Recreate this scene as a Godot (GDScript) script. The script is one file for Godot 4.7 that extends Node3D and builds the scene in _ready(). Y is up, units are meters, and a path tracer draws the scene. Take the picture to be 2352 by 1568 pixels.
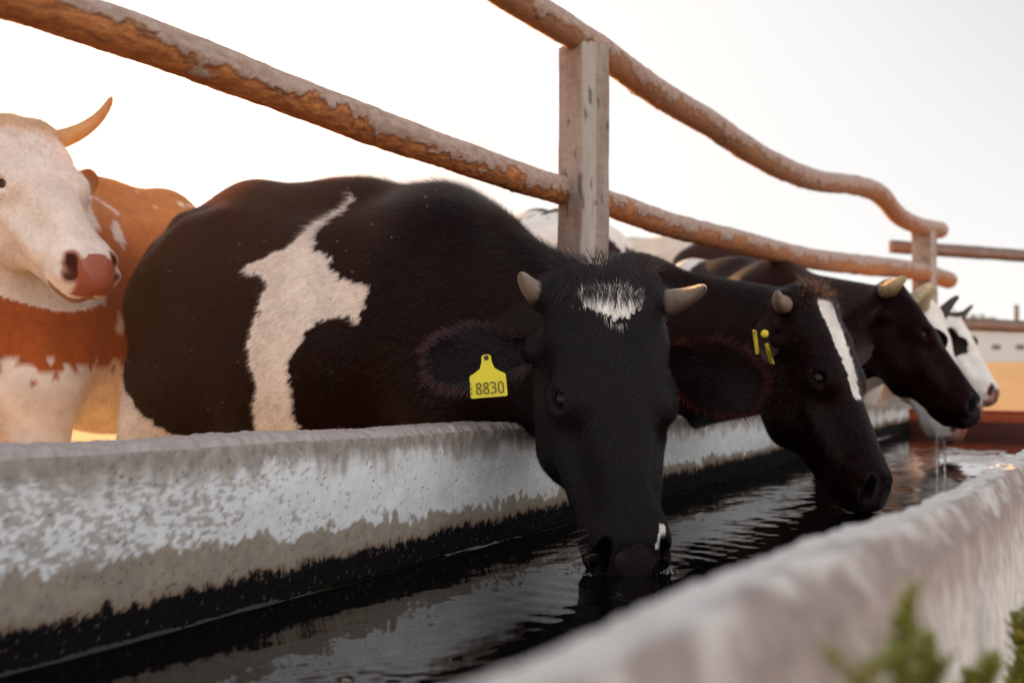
extends Node3D
# Young cows drinking from a concrete trough at sunset.  y up, metres, camera near the origin looking along -z.

const EYE := 0.66            # camera height above the ground
const WATER_Y := 0.326
var view_pitch := atan(66.0 / 2287.0)
var rng := RandomNumberGenerator.new()
var noise_a := FastNoiseLite.new()
var noise_b := FastNoiseLite.new()
var noise_c := FastNoiseLite.new()
var coat_mat: StandardMaterial3D
var fur_mat: StandardMaterial3D
var nose_mat: StandardMaterial3D
var wall_dir := Vector3.ZERO      # along the trough
var wall_in := Vector3.ZERO       # from the rear wall towards the front wall
var wall_a := Vector3.ZERO        # a point of the rear wall's water line

# ------------------------------------------------------------------ layout helpers
func ray_dir(px: float, py: float) -> Vector3:
	return Vector3((px - 1176.0) / 2287.0, (784.0 - py) / 2287.0, -1.0).rotated(Vector3.RIGHT, view_pitch)

func at(px: float, py: float, depth: float) -> Vector3:
	return Vector3(0, EYE, 0) + ray_dir(px, py) * depth

func on_level(px: float, py: float, y: float) -> Vector3:
	var d := ray_dir(px, py)
	return Vector3(0, EYE, 0) + d * ((y - EYE) / d.y)

# ------------------------------------------------------------------ mesh buffer
class Buf:
	var v := PackedVector3Array()
	var n := PackedVector3Array()
	var c := PackedColorArray()
	var uv := PackedVector2Array()
	var ix := PackedInt32Array()
	func add(p: Vector3, nn: Vector3, col := Color.WHITE) -> int:
		v.append(p)
		n.append(nn)
		c.append(col)
		return v.size() - 1
	func tri(a: int, b: int, d: int) -> void:
		var f := (v[b] - v[a]).cross(v[d] - v[a])
		if f.dot(n[a] + n[b] + n[d]) > 0.0:
			ix.append(a); ix.append(d); ix.append(b)
		else:
			ix.append(a); ix.append(b); ix.append(d)
	func quad(a: int, b: int, d: int, e: int) -> void:
		tri(a, b, d)
		tri(a, d, e)
	func smooth_normals(from := 0, first_index := 0) -> void:
		var acc := PackedVector3Array()
		acc.resize(v.size())
		for k in range(first_index, ix.size(), 3):
			var f := (v[ix[k + 2]] - v[ix[k]]).cross(v[ix[k + 1]] - v[ix[k]])
			acc[ix[k]] += f
			acc[ix[k + 1]] += f
			acc[ix[k + 2]] += f
		for i in range(from, v.size()):
			if acc[i].length_squared() > 0.0:
				n[i] = acc[i].normalized()
	func grid(rows: int, cols: int, first: int, wrap := false) -> void:
		for r in rows - 1:
			for k in (cols if wrap else cols - 1):
				var a := first + r * cols + k
				var b := first + r * cols + (k + 1) % cols
				quad(a, b, b + cols, a + cols)
	func mesh(origin := Vector3.ZERO) -> ArrayMesh:
		var arr := []
		arr.resize(Mesh.ARRAY_MAX)
		var w := v
		if origin != Vector3.ZERO:
			w = v.duplicate()
			for i in w.size():
				w[i] -= origin
		arr[Mesh.ARRAY_VERTEX] = w
		arr[Mesh.ARRAY_NORMAL] = n
		arr[Mesh.ARRAY_COLOR] = c
		arr[Mesh.ARRAY_INDEX] = ix
		if uv.size() == v.size():
			arr[Mesh.ARRAY_TEX_UV] = uv
		var m := ArrayMesh.new()
		m.add_surface_from_arrays(Mesh.PRIMITIVE_TRIANGLES, arr)
		return m

# grids of points where normals come from the faces: up is a hint of the outward side per vertex
func face_out(b: Buf, first_index: int, hint: Callable) -> void:
	for k in range(first_index, b.ix.size(), 3):
		var a := b.v[b.ix[k]]
		var f := (b.v[b.ix[k + 2]] - a).cross(b.v[b.ix[k + 1]] - a)
		if f.dot(hint.call(a)) < 0.0:
			var t := b.ix[k + 1]
			b.ix[k + 1] = b.ix[k + 2]
			b.ix[k + 2] = t

# ------------------------------------------------------------------ scene objects
func thing(called: String, label: String, category: String, where := Vector3.ZERO, group := "") -> Node3D:
	var o := Node3D.new()
	o.name = called
	o.position = where
	add_child(o, true)
	if label: o.set_meta("label", label)
	if category: o.set_meta("category", category)
	if group: o.set_meta("group", group)
	return o

func part(called: String, b: Buf, mat: Material, parent: Node3D, label := "") -> MeshInstance3D:
	var o := MeshInstance3D.new()
	o.name = called
	var base := Vector3.ZERO
	var p: Node = parent
	while p != self:
		base += (p as Node3D).position
		p = p.get_parent()
	o.mesh = b.mesh(base)
	o.material_override = mat
	parent.add_child(o, true)
	if label: o.set_meta("label", label)
	return o

func single(called: String, b: Buf, mat: Material, label: String, category: String, where := Vector3.ZERO, group := "") -> MeshInstance3D:
	var o := MeshInstance3D.new()
	o.name = called
	o.mesh = b.mesh(where)
	o.position = where
	o.material_override = mat
	add_child(o, true)
	o.set_meta("label", label)
	if category: o.set_meta("category", category)
	if group: o.set_meta("group", group)
	return o

func mat(col: Color, rough := 0.8, vertex := true) -> StandardMaterial3D:
	var m := StandardMaterial3D.new()
	m.albedo_color = col
	m.roughness = rough
	m.vertex_color_use_as_albedo = vertex
	return m

func noise_tex(freq: float, octaves := 4, size := 512, as_normal := false, strength := 4.0) -> NoiseTexture2D:
	var f := FastNoiseLite.new()
	f.noise_type = FastNoiseLite.TYPE_SIMPLEX_SMOOTH
	f.frequency = freq
	f.fractal_octaves = octaves
	f.seed = int(freq * 100000.0) + octaves
	var t := NoiseTexture2D.new()
	t.width = size
	t.height = size
	t.seamless = true
	t.noise = f
	t.as_normal_map = as_normal
	t.bump_strength = strength
	return t

# ------------------------------------------------------------------ implicit bodies
class Blob:
	var inv: Array[Transform3D] = []
	var a := PackedVector3Array()
	var ba := PackedVector3Array()
	var il := PackedFloat32Array()
	var ra := PackedFloat32Array()
	var dr := PackedFloat32Array()
	var sc := PackedFloat32Array()
	var kk := PackedFloat32Array()
	var cut := PackedByteArray()
	var reach := 0.0
	var frame := Transform3D()
	var scale := 1.0
	var k := 0.05
	func add(p: Vector3, q: Vector3, r0: float, r1: float, kb := -1.0, carve := 0) -> void:
		inv.append(frame)
		a.append(p)
		ba.append(q - p)
		il.append(1.0 / maxf((q - p).length_squared(), 1e-9))
		ra.append(r0)
		dr.append(r1 - r0)
		sc.append(scale)
		kk.append(k if kb < 0.0 else kb)
		cut.append(carve)
	func pair(p: Vector3, q: Vector3, r0: float, r1: float, kb := -1.0, carve := 0) -> void:
		add(p, q, r0, r1, kb, carve)
		add(Vector3(p.x, p.y, -p.z), Vector3(q.x, q.y, -q.z), r0, r1, kb, carve)
	func one(p: Vector3, i: int) -> float:
		var pa := inv[i] * p - a[i]
		var h := clampf(pa.dot(ba[i]) * il[i], 0.0, 1.0)
		return ((pa - ba[i] * h).length() - (ra[i] + dr[i] * h)) * sc[i]
	func value(p: Vector3, list: PackedInt32Array) -> float:
		var d := 10.0
		for i in list:
			var pa := inv[i] * p - a[i]
			var h := clampf(pa.dot(ba[i]) * il[i], 0.0, 1.0)
			var e := ((pa - ba[i] * h).length() - (ra[i] + dr[i] * h)) * sc[i]
			var q := kk[i]
			if cut[i]:
				e = -e
				var t := maxf(q - absf(d - e), 0.0)
				d = maxf(d, e) + t * t * 0.25 / q
			else:
				var t := maxf(q - absf(d - e), 0.0)
				d = minf(d, e) - t * t * 0.25 / q
		return d
	func cull(p: Vector3, list: PackedInt32Array, half: float) -> PackedInt32Array:
		var ds := PackedFloat32Array()
		var best := 10.0
		for i in list:
			var e := one(p, i)
			ds.append(e)
			if not cut[i]:
				best = minf(best, e)
		var keep := PackedInt32Array()
		for j in list.size():
			if ds[j] < (half * 1.25 + kk[list[j]] if cut[list[j]] else best + half * 2.3 + kk[list[j]]):
				keep.append(list[j])
		return keep
	func all() -> PackedInt32Array:
		return PackedInt32Array(range(a.size()))

# surface nets over [lo, hi]; zone_mode 1 keeps only cells inside the head zone, -1 only those outside
func surface_net(f: Blob, b: Buf, lo: Vector3, hi: Vector3, cell: float, zone: Transform3D, zone_mode: int) -> void:
	var first := b.v.size()
	var first_ix := b.ix.size()
	var big := cell * 8.0
	var nb := Vector3i(((hi - lo) / big).ceil())
	var at_cell := {}
	var edges: Array[Vector4i] = []
	var full := f.all()
	var val := PackedFloat32Array()
	val.resize(125)
	for bz in nb.z:
		for by in nb.y:
			for bx in nb.x:
				var o := lo + Vector3(bx, by, bz) * big
				var mid := o + Vector3.ONE * big * 0.5
				if zone_mode != 0:
					var zp := zone * mid
					if zone_mode == 1 and (zp.x < -0.12 or zp.x > 0.66 or absf(zp.z) > 0.26 or zp.y > 0.2 or zp.y < -0.42):
						continue
				var half := big * 0.87
				var list := f.cull(mid, full, half)
				if absf(f.value(mid, list)) > half * 1.25 + 0.02:
					continue
				for s in 8:
					var so := o + Vector3(s & 1, (s >> 1) & 1, s >> 2) * big * 0.5
					var smid := so + Vector3.ONE * big * 0.25
					var sub := f.cull(smid, list, half * 0.5)
					if absf(f.value(smid, sub)) > half * 0.625 + 0.01:
						continue
					var j := 0
					for z in 5:
						for y in 5:
							for x in 5:
								val[j] = f.value(so + Vector3(x, y, z) * cell, sub)
								j += 1
					var cx := bx * 8 + (s & 1) * 4
					var cy := by * 8 + ((s >> 1) & 1) * 4
					var cz := bz * 8 + (s >> 2) * 4
					for z in 4:
						for y in 4:
							for x in 4:
								var i0 := x + y * 5 + z * 25
								var v0 := val[i0]
								var in0 := v0 < 0.0
								var mask := 0
								for q in 8:
									if val[i0 + (q & 1) + ((q >> 1) & 1) * 5 + (q >> 2) * 25] < 0.0:
										mask |= 1 << q
								if mask == 0 or mask == 255:
									continue
								var sum := Vector3.ZERO
								var count := 0
								for q in 8:
									var vq := val[i0 + (q & 1) + ((q >> 1) & 1) * 5 + (q >> 2) * 25]
									for ax in 3:
										if q & (1 << ax):
											continue
										var r := q | (1 << ax)
										var vr := val[i0 + (r & 1) + ((r >> 1) & 1) * 5 + (r >> 2) * 25]
										if (vq < 0.0) != (vr < 0.0):
											var t := vq / (vq - vr)
											var pq := Vector3(q & 1, (q >> 1) & 1, q >> 2)
											pq[ax] += t
											sum += pq
											count += 1
								var p := so + (Vector3(x, y, z) + sum / count) * cell
								if zone_mode != 0:
									var zp := zone * p
									if zone_mode == 1 and not (zp.x > -0.035 and zp.x < 0.56 and zp.y > -0.33 and zp.y < 0.055 and absf(zp.z) < 0.187): continue
									if zone_mode == -1 and zp.x > -0.015 and zp.x < 0.54 and zp.y > -0.31 and zp.y < 0.04 and absf(zp.z) < 0.17: continue
								var gx := cx + x
								var gy := cy + y
								var gz := cz + z
								at_cell[gx + (gy << 10) + (gz << 20)] = b.add(p, Vector3.UP)
								if in0 != (val[i0 + 1] < 0.0): edges.append(Vector4i(gx, gy, gz, 0 if in0 else 4))
								if in0 != (val[i0 + 5] < 0.0): edges.append(Vector4i(gx, gy, gz, 1 if in0 else 5))
								if in0 != (val[i0 + 25] < 0.0): edges.append(Vector4i(gx, gy, gz, 2 if in0 else 6))
	var step := [1, 1 << 10, 1 << 20]
	for e in edges:
		var ax := e.w & 3
		var u: int = step[(ax + 1) % 3]
		var w: int = step[(ax + 2) % 3]
		var base := e.x + (e.y << 10) + (e.z << 20)
		if not (at_cell.has(base - u) and at_cell.has(base - w) and at_cell.has(base - u - w)):
			continue
		var p0: int = at_cell[base]
		var p1: int = at_cell[base - u]
		var p2: int = at_cell[base - u - w]
		var p3: int = at_cell[base - w]
		if e.w < 4:
			b.ix.append_array(PackedInt32Array([p0, p2, p1, p0, p3, p2]))
		else:
			b.ix.append_array(PackedInt32Array([p0, p1, p2, p0, p2, p3]))
	b.smooth_normals(first, first_ix)

# ------------------------------------------------------------------ cows
func head_frame(poll: Vector3, nose: Vector3, toward: Vector3) -> Transform3D:
	var x := (nose - poll).normalized()
	var y := (toward - x * toward.dot(x)).normalized()
	return Transform3D(Basis(x, y, x.cross(y)), poll)

func body_frame(foot: Vector3, forward: Vector3) -> Transform3D:
	var x := Vector3(forward.x, 0, forward.z).normalized()
	return Transform3D(Basis(x, Vector3.UP, x.cross(Vector3.UP)), foot)

const EYE_AT := Vector3(0.207, -0.052, 0.088)
const EYE_OUT := Vector3(0.20, 0.60, 0.78)

func cow_field(body: Transform3D, head: Transform3D, bs: float, hs: float, legs := true, thin := 1.25) -> Blob:
	var f := Blob.new()
	# trunk, narrower than deep
	var wide := Transform3D(Basis.from_scale(Vector3(1.0 / bs, 1.0 / bs, thin / bs)), Vector3.ZERO) * body.affine_inverse()
	f.frame = wide
	f.scale = 0.88 * bs
	f.k = 0.09
	f.add(Vector3(0.04, 0.79, 0), Vector3(-0.35, 0.76, 0), 0.27, 0.315)
	f.add(Vector3(-0.28, 0.73, 0), Vector3(-0.52, 0.75, 0), 0.29, 0.275)
	f.add(Vector3(-0.52, 0.86, 0), Vector3(-0.70, 0.85, 0), 0.25, 0.185)
	f.add(Vector3(0.02, 1.00, 0), Vector3(-0.25, 1.025, 0), 0.075, 0.08)
	f.add(Vector3(-0.2, 1.03, 0), Vector3(-0.56, 1.05, 0), 0.075, 0.075)
	f.add(Vector3(-0.56, 1.05, 0), Vector3(-0.78, 1.04, 0), 0.075, 0.05)
	f.pair(Vector3(-0.53, 0.985, 0.18), Vector3(-0.60, 0.985, 0.19), 0.055, 0.055, 0.07)
	f.pair(Vector3(-0.79, 0.95, 0.085), Vector3(-0.76, 0.8, 0.11), 0.055, 0.09, 0.06)
	f.pair(Vector3(-0.64, 0.80, 0.14), Vector3(-0.68, 0.58, 0.15), 0.19, 0.11)
	f.pair(Vector3(0.04, 0.88, 0.14), Vector3(0.15, 0.60, 0.16), 0.15, 0.12)
	f.add(Vector3(0.14, 0.72, 0), Vector3(0.05, 0.55, 0), 0.19, 0.15)
	f.pair(Vector3(-0.40, 0.97, 0.40), Vector3(-0.46, 0.80, 0.43), 0.10, 0.09, 0.12, 1)
	f.pair(Vector3(-0.06, 0.98, 0.36), Vector3(-0.02, 0.72, 0.42), 0.07, 0.07, 0.12, 1)
	f.frame = Transform3D(Basis.from_scale(Vector3.ONE / bs), Vector3.ZERO) * body.affine_inverse()
	f.scale = bs
	f.k = 0.05
	if legs:
		for s in [1.0, -1.0]:
			f.add(Vector3(0.14, 0.6, 0.13 * s), Vector3(0.12, 0.33, 0.125 * s), 0.085, 0.05)
			f.add(Vector3(0.12, 0.33, 0.125 * s), Vector3(0.11, 0.1, 0.125 * s), 0.048, 0.036, 0.02)
			f.add(Vector3(0.11, 0.09, 0.125 * s), Vector3(0.14, 0.035, 0.125 * s), 0.042, 0.05, 0.02)
			f.add(Vector3(-0.71, 0.62, 0.14 * s), Vector3(-0.83, 0.42, 0.135 * s), 0.11, 0.05)
			f.add(Vector3(-0.83, 0.42, 0.135 * s), Vector3(-0.79, 0.11, 0.135 * s), 0.048, 0.038, 0.02)
			f.add(Vector3(-0.79, 0.10, 0.135 * s), Vector3(-0.76, 0.035, 0.135 * s), 0.043, 0.05, 0.02)
	# tail
	f.add(Vector3(-0.78, 1.04, 0), Vector3(-0.85, 0.94, 0), 0.035, 0.028, 0.04)
	f.add(Vector3(-0.85, 0.94, 0), Vector3(-0.865, 0.62, 0.01), 0.027, 0.02, 0.015)
	f.add(Vector3(-0.865, 0.62, 0.01), Vector3(-0.86, 0.42, 0.02), 0.035, 0.025, 0.02)
	# neck: two stacked cones from the shoulders to the back of the skull
	var n0 := body * (Vector3(0.02, 0.93, 0) * bs)
	var n1 := body * (Vector3(0.10, 0.74, 0) * bs)
	var h0 := head * (Vector3(0.03, -0.085, 0) * hs)
	var h1 := head * (Vector3(0.10, -0.175, 0) * hs)
	var axis := (h0 - n0).normalized()
	var up := (Vector3.UP - axis * Vector3.UP.dot(axis)).normalized()
	var neck := Transform3D(Basis(axis, up, axis.cross(up)), n0)
	var ninv := Transform3D(Basis.from_scale(Vector3(1, 1, 1.22)), Vector3.ZERO) * neck.affine_inverse()
	f.frame = ninv
	f.scale = 0.9
	f.k = 0.07
	f.add(ninv * n0, ninv * h0, 0.135 * bs, 0.075 * hs)
	f.add(ninv * n1, ninv * h1, 0.175 * bs, 0.085 * hs)
	f.add(ninv * n0.lerp(n1, 0.5), ninv * h0.lerp(h1, 0.5), 0.17 * bs, 0.09 * hs)
	f.add(ninv * (body * (Vector3(0.16, 0.62, 0) * bs)), ninv * (head * (Vector3(0.15, -0.215, 0) * hs)), 0.12 * bs, 0.045 * hs)
	# head
	f.frame = Transform3D(Basis.from_scale(Vector3.ONE / hs), Vector3.ZERO) * head.affine_inverse()
	f.scale = hs
	f.k = 0.026
	f.add(Vector3(0.02, -0.06, 0), Vector3(0.17, -0.095, 0), 0.07, 0.09)
	f.pair(Vector3(0.015, -0.045, 0.055), Vector3(0.10, -0.055, 0.064), 0.045, 0.052)
	f.pair(Vector3(0.10, -0.052, 0.05), Vector3(0.20, -0.052, 0.058), 0.050, 0.048)
	var e := EYE_AT
	var eo := EYE_OUT.normalized()
	var up_lid := (Vector3.UP - eo * eo.y).normalized()
	var slit := up_lid.cross(eo)
	f.pair(e - eo * 0.014 - slit * 0.014, e - eo * 0.014 + slit * 0.014, 0.036, 0.036, 0.03)
	f.add(Vector3(0.18, -0.062, 0), Vector3(0.41, -0.062, 0), 0.056, 0.040)
	f.pair(Vector3(0.20, -0.078, 0.035), Vector3(0.42, -0.068, 0.022), 0.055, 0.036)
	f.pair(Vector3(0.22, -0.120, 0.050), Vector3(0.42, -0.100, 0.028), 0.050, 0.040)
	f.pair(Vector3(0.255, -0.098, 0.082), Vector3(0.36, -0.098, 0.056), 0.020, 0.016, 0.03)
	f.pair(Vector3(0.10, -0.145, 0.060), Vector3(0.25, -0.165, 0.056), 0.052, 0.056)
	f.pair(Vector3(0.10, -0.19, 0.045), Vector3(0.27, -0.190, 0.036), 0.045, 0.045)
	f.pair(Vector3(0.25, -0.175, 0.028), Vector3(0.44, -0.135, 0.014), 0.040, 0.028)
	f.pair(Vector3(0.425, -0.078, 0.032), Vector3(0.460, -0.080, 0.036), 0.038, 0.038, 0.03)
	f.add(Vector3(0.45, -0.052, 0), Vector3(0.486, -0.084, 0), 0.028, 0.030, 0.02)
	f.pair(Vector3(0.452, -0.054, 0.022), Vector3(0.484, -0.080, 0.020), 0.026, 0.027, 0.02)
	f.pair(Vector3(0.446, -0.060, 0.050), Vector3(0.474, -0.078, 0.053), 0.019, 0.020, 0.015)
	f.pair(Vector3(0.44, -0.115, 0.030), Vector3(0.478, -0.110, 0.026), 0.034, 0.030, 0.02)
	f.add(Vector3(0.42, -0.145, 0), Vector3(0.458, -0.142, 0), 0.034, 0.026, 0.02)
	# horn bosses and ear roots
	f.pair(Vector3(0.01, -0.045, 0.075), Vector3(0.01, -0.043, 0.112), 0.042, 0.028, 0.03)
	f.pair(Vector3(0.085, -0.105, 0.085), Vector3(0.085, -0.11, 0.115), 0.038, 0.026, 0.03)
	# lids, then the socket, nostrils and mouth cut in
	f.pair(e + eo * 0.013 + up_lid * 0.0125 - slit * 0.019, e + eo * 0.018 + up_lid * 0.0155, 0.007, 0.0085, 0.010)
	f.pair(e + eo * 0.013 + up_lid * 0.0125 + slit * 0.019, e + eo * 0.018 + up_lid * 0.0155, 0.007, 0.0085, 0.010)
	f.pair(e + eo * 0.014 - up_lid * 0.014 - slit * 0.017, e + eo * 0.014 - up_lid * 0.014 + slit * 0.017, 0.0065, 0.0065, 0.010)
	f.pair(e + eo * 0.025 - slit * 0.019 - up_lid * 0.003, e + eo * 0.026, 0.006, 0.0135, 0.005, 1)
	f.pair(e + eo * 0.025 + slit * 0.019 - up_lid * 0.002, e + eo * 0.026, 0.006, 0.0135, 0.005, 1)
	f.pair(Vector3(0.105, -0.04, 0.150), Vector3(0.140, -0.05, 0.152), 0.030, 0.032, 0.035, 1)
	f.pair(Vector3(0.285, -0.045, 0.098), Vector3(0.36, -0.045, 0.082), 0.024, 0.026, 0.04, 1)
	f.pair(Vector3(0.458, -0.036, 0.051), Vector3(0.488, -0.066, 0.056), 0.009, 0.014, 0.007, 1)
	f.pair(Vector3(0.480, -0.060, 0.058), Vector3(0.460, -0.064, 0.078), 0.010, 0.006, 0.010, 1)
	f.pair(Vector3(0.51, -0.120, 0.0), Vector3(0.41, -0.117, 0.07), 0.005, 0.003, 0.010, 1)
	return f

func lump(s: float) -> float:
	return s * s * (3.0 - 2.0 * s)

# a leaf-shaped cupped ear, both faces, added to the body's own mesh
func ear(b: Buf, root: Vector3, tip: Vector3, opening: Vector3, width: float, cup: float, body_color: Callable) -> PackedVector3Array:
	var axis := (tip - root)
	var len := axis.length()
	axis /= len
	var out := (opening - axis * opening.dot(axis)).normalized()
	var side := axis.cross(out)
	var rim := PackedVector3Array()
	for face in 2:
		var first := b.v.size()
		var first_ix := b.ix.size()
		var nu := 26
		var nv := 19
		for i in nu:
			var u := i / (nu - 1.0)
			# narrow root, widest at 60 %, rounded tip
			var w := width * 0.5 * (0.26 + 0.74 * lump(clampf(u / 0.55, 0, 1))) * sqrt(maxf(1.0 - pow(clampf((u - 0.45) / 0.55, 0, 1), 2.6), 0.0))
			for j in nv:
				var t := j / (nv - 1.0) * 2.0 - 1.0
				var roll := cup * (1.0 + 0.9 * (1.0 - lump(clampf(u / 0.45, 0, 1))))
				var ang := t * roll
				var p := root + axis * (u * len) + side * (w * sin(ang) / sin(minf(roll, 1.5))) + out * (w * (0.75 - cos(ang)) * 1.1)
				p += out * (0.010 * u * u * len / 0.2)
				var thick := 0.0035 * (1.0 - absf(t)) + 0.0006
				var nn := (out * cos(ang) - side * sin(ang)) * (1.0 if face == 0 else -1.0)
				p += nn * thick
				b.add(p, nn, body_color.call(p, nn, face == 0))
				if face == 0 and (j == 0 or j == nv - 1 or (i == nu - 2 and j % 6 == 0)) and u > 0.16 and i < nu - 1:
					rim.append(p)
		b.grid(nu, nv, first)
	return rim

func horn(root: Vector3, mid: Vector3, tip: Vector3, r0: float, base_col: Color, tip_col: Color) -> Buf:
	var b := Buf.new()
	var rows := 22
	for i in rows:
		var t := i / (rows - 1.0)
		var p := root.lerp(mid, t).lerp(mid.lerp(tip, t), t)
		var d := (mid.lerp(tip, t) - root.lerp(mid, t)).normalized()
		var s := d.cross(Vector3(0.3, 0.2, 0.9)).normalized()
		var q := d.cross(s)
		var r := r0 * (1.0 - 0.72 * pow(t, 1.15)) * (1.0 + 0.018 * sin(t * 52.0) * (1.0 - t) + 0.025 * noise_b.get_noise_3dv(p * 90.0))
		if t > 0.86:
			r *= sqrt(maxf(1.0 - pow((t - 0.86) / 0.14, 2.0), 0.0002))
		for k in 16:
			var a := TAU * k / 16.0
			var nn := s * cos(a) + q * sin(a)
			var pp := p + nn * r
			var m := clampf(t * 1.1 + noise_a.get_noise_3dv(pp * 60.0) * 0.5, 0, 1)
			b.add(pp, nn, base_col.lerp(tip_col, m))
	b.grid(rows, 16, 0, true)
	return b

func ball(center: Vector3, r: float, col := Color.WHITE, squash := Vector3.ONE, seg := 18) -> Buf:
	var b := Buf.new()
	for i in seg / 2 + 1:
		var lat := PI * i / (seg / 2.0) - PI / 2.0
		for k in seg:
			var a := TAU * k / seg
			var nn := Vector3(cos(lat) * cos(a), sin(lat), cos(lat) * sin(a))
			b.add(center + nn * r * squash, (nn / squash).normalized(), col)
	b.grid(seg / 2 + 1, seg, 0, true)
	return b

# hairs: single slim triangles rooted on the triangles of src
func hairs(src: Buf, density: float, length: Callable, flow: Callable, keep: Callable, width: float, lift: float, out: Buf, shade := 0.5) -> void:
	var acc := 0.0
	for k in range(0, src.ix.size(), 3):
		var a := src.v[src.ix[k]]
		var e1 := src.v[src.ix[k + 1]] - a
		var e2 := src.v[src.ix[k + 2]] - a
		var nn := src.n[src.ix[k]]
		if not keep.call(a, nn):
			continue
		acc += e1.cross(e2).length() * 0.5 * density
		while acc >= 1.0:
			acc -= 1.0
			var u := rng.randf()
			var w := rng.randf()
			if u + w > 1.0:
				u = 1.0 - u
				w = 1.0 - w
			var p := a + e1 * u + e2 * w
			var n := (nn * (1.0 - u - w) + src.n[src.ix[k + 1]] * u + src.n[src.ix[k + 2]] * w).normalized()
			var d: Vector3 = flow.call(p, n)
			d = (d - n * d.dot(n))
			d += Vector3(rng.randf() - 0.5, rng.randf() - 0.5, rng.randf() - 0.5) * 0.5 * d.length()
			var l: float = length.call(p, n) * (0.6 + 0.8 * rng.randf())
			if l <= 0.0:
				continue
			var t := (d.normalized() + n * lift * (0.5 + rng.randf())).normalized()
			var s := t.cross(n).normalized() * width * 0.5
			var c0 := src.c[src.ix[k]] * (1.0 - u - w) + src.c[src.ix[k + 1]] * u + src.c[src.ix[k + 2]] * w
			var g := 1.0 + (rng.randf() - 0.5) * 2.0 * shade
			var c := Color(c0.r * g, c0.g * g, c0.b * g)
			var nh := (n + t * (rng.randf() - 0.5) * 0.8 + s.normalized() * (rng.randf() - 0.5) * 0.6).normalized()
			var i := out.v.size()
			out.v.append(p - n * 0.001 - s); out.v.append(p - n * 0.001 + s); out.v.append(p + t * l)
			out.n.append(nh); out.n.append(nh); out.n.append(nh)
			out.c.append(c); out.c.append(c); out.c.append(c)
			if (s * 2.0).cross(t).dot(nh) > 0.0:
				out.ix.append(i); out.ix.append(i + 2); out.ix.append(i + 1)
			else:
				out.ix.append(i); out.ix.append(i + 1); out.ix.append(i + 2)

# a lock of hair: a tapering ribbon along a bent path
func lock(out: Buf, p: Vector3, d: Vector3, n: Vector3, l: float, w: float, droop: Vector3, c0: Color, c1: Color) -> void:
	var seg := 4
	var i0 := out.v.size()
	var q := p
	var t := d.normalized()
	for i in seg + 1:
		var u := i / float(seg)
		var s := t.cross(n).normalized() * w * 0.5 * (1.0 - u * 0.9)
		var nh := (n + s.normalized() * 0.4).normalized()
		out.add(q - s, nh, c0.lerp(c1, u))
		out.add(q + s, nh, c0.lerp(c1, u))
		t = (t + droop / seg).normalized()
		q += t * l / seg
	for i in seg:
		var a := i0 + i * 2
		out.quad(a, a + 1, a + 3, a + 2)

const BLACK_HAIR := Color(0.0085, 0.0036, 0.0034)
const WHITE_HAIR := Color(0.82, 0.755, 0.67)

func flank_patch() -> PackedVector2Array:
	var s := [-0.171, 1.083, -0.159, 1.058, -0.177, 1.039, -0.198, 1.018, -0.218, 1.001, -0.227, 0.980, -0.242, 0.959, -0.261, 0.942, -0.301, 0.933, -0.329, 0.922, -0.365, 0.912, -0.385, 0.889, -0.337, 0.882, -0.300, 0.868, -0.287, 0.859, -0.294, 0.829, -0.299, 0.783, -0.311, 0.759, -0.324, 0.730, -0.322, 0.697, -0.328, 0.668, -0.313, 0.643, -0.310, 0.618, -0.332, 0.588, -0.348, 0.545, -0.389, 0.500, -0.506, 0.397, -0.321, 0.408, -0.248, 0.513, -0.224, 0.548, -0.241, 0.539, -0.240, 0.556, -0.220, 0.589, -0.218, 0.631, -0.221, 0.663, -0.205, 0.692, -0.177, 0.716, -0.157, 0.752, -0.132, 0.771, -0.097, 0.778, -0.067, 0.777, -0.049, 0.755, -0.029, 0.788, -0.006, 0.839, -0.052, 0.849, -0.089, 0.863, -0.112, 0.872, -0.126, 0.889, -0.132, 0.915, -0.152, 0.920, -0.175, 0.939, -0.190, 0.971, -0.176, 1.002, -0.154, 1.037, -0.144, 1.059]
	var out := PackedVector2Array()
	for i in range(0, s.size(), 2):
		out.append(Vector2(s[i], s[i + 1]))
	return out

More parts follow.
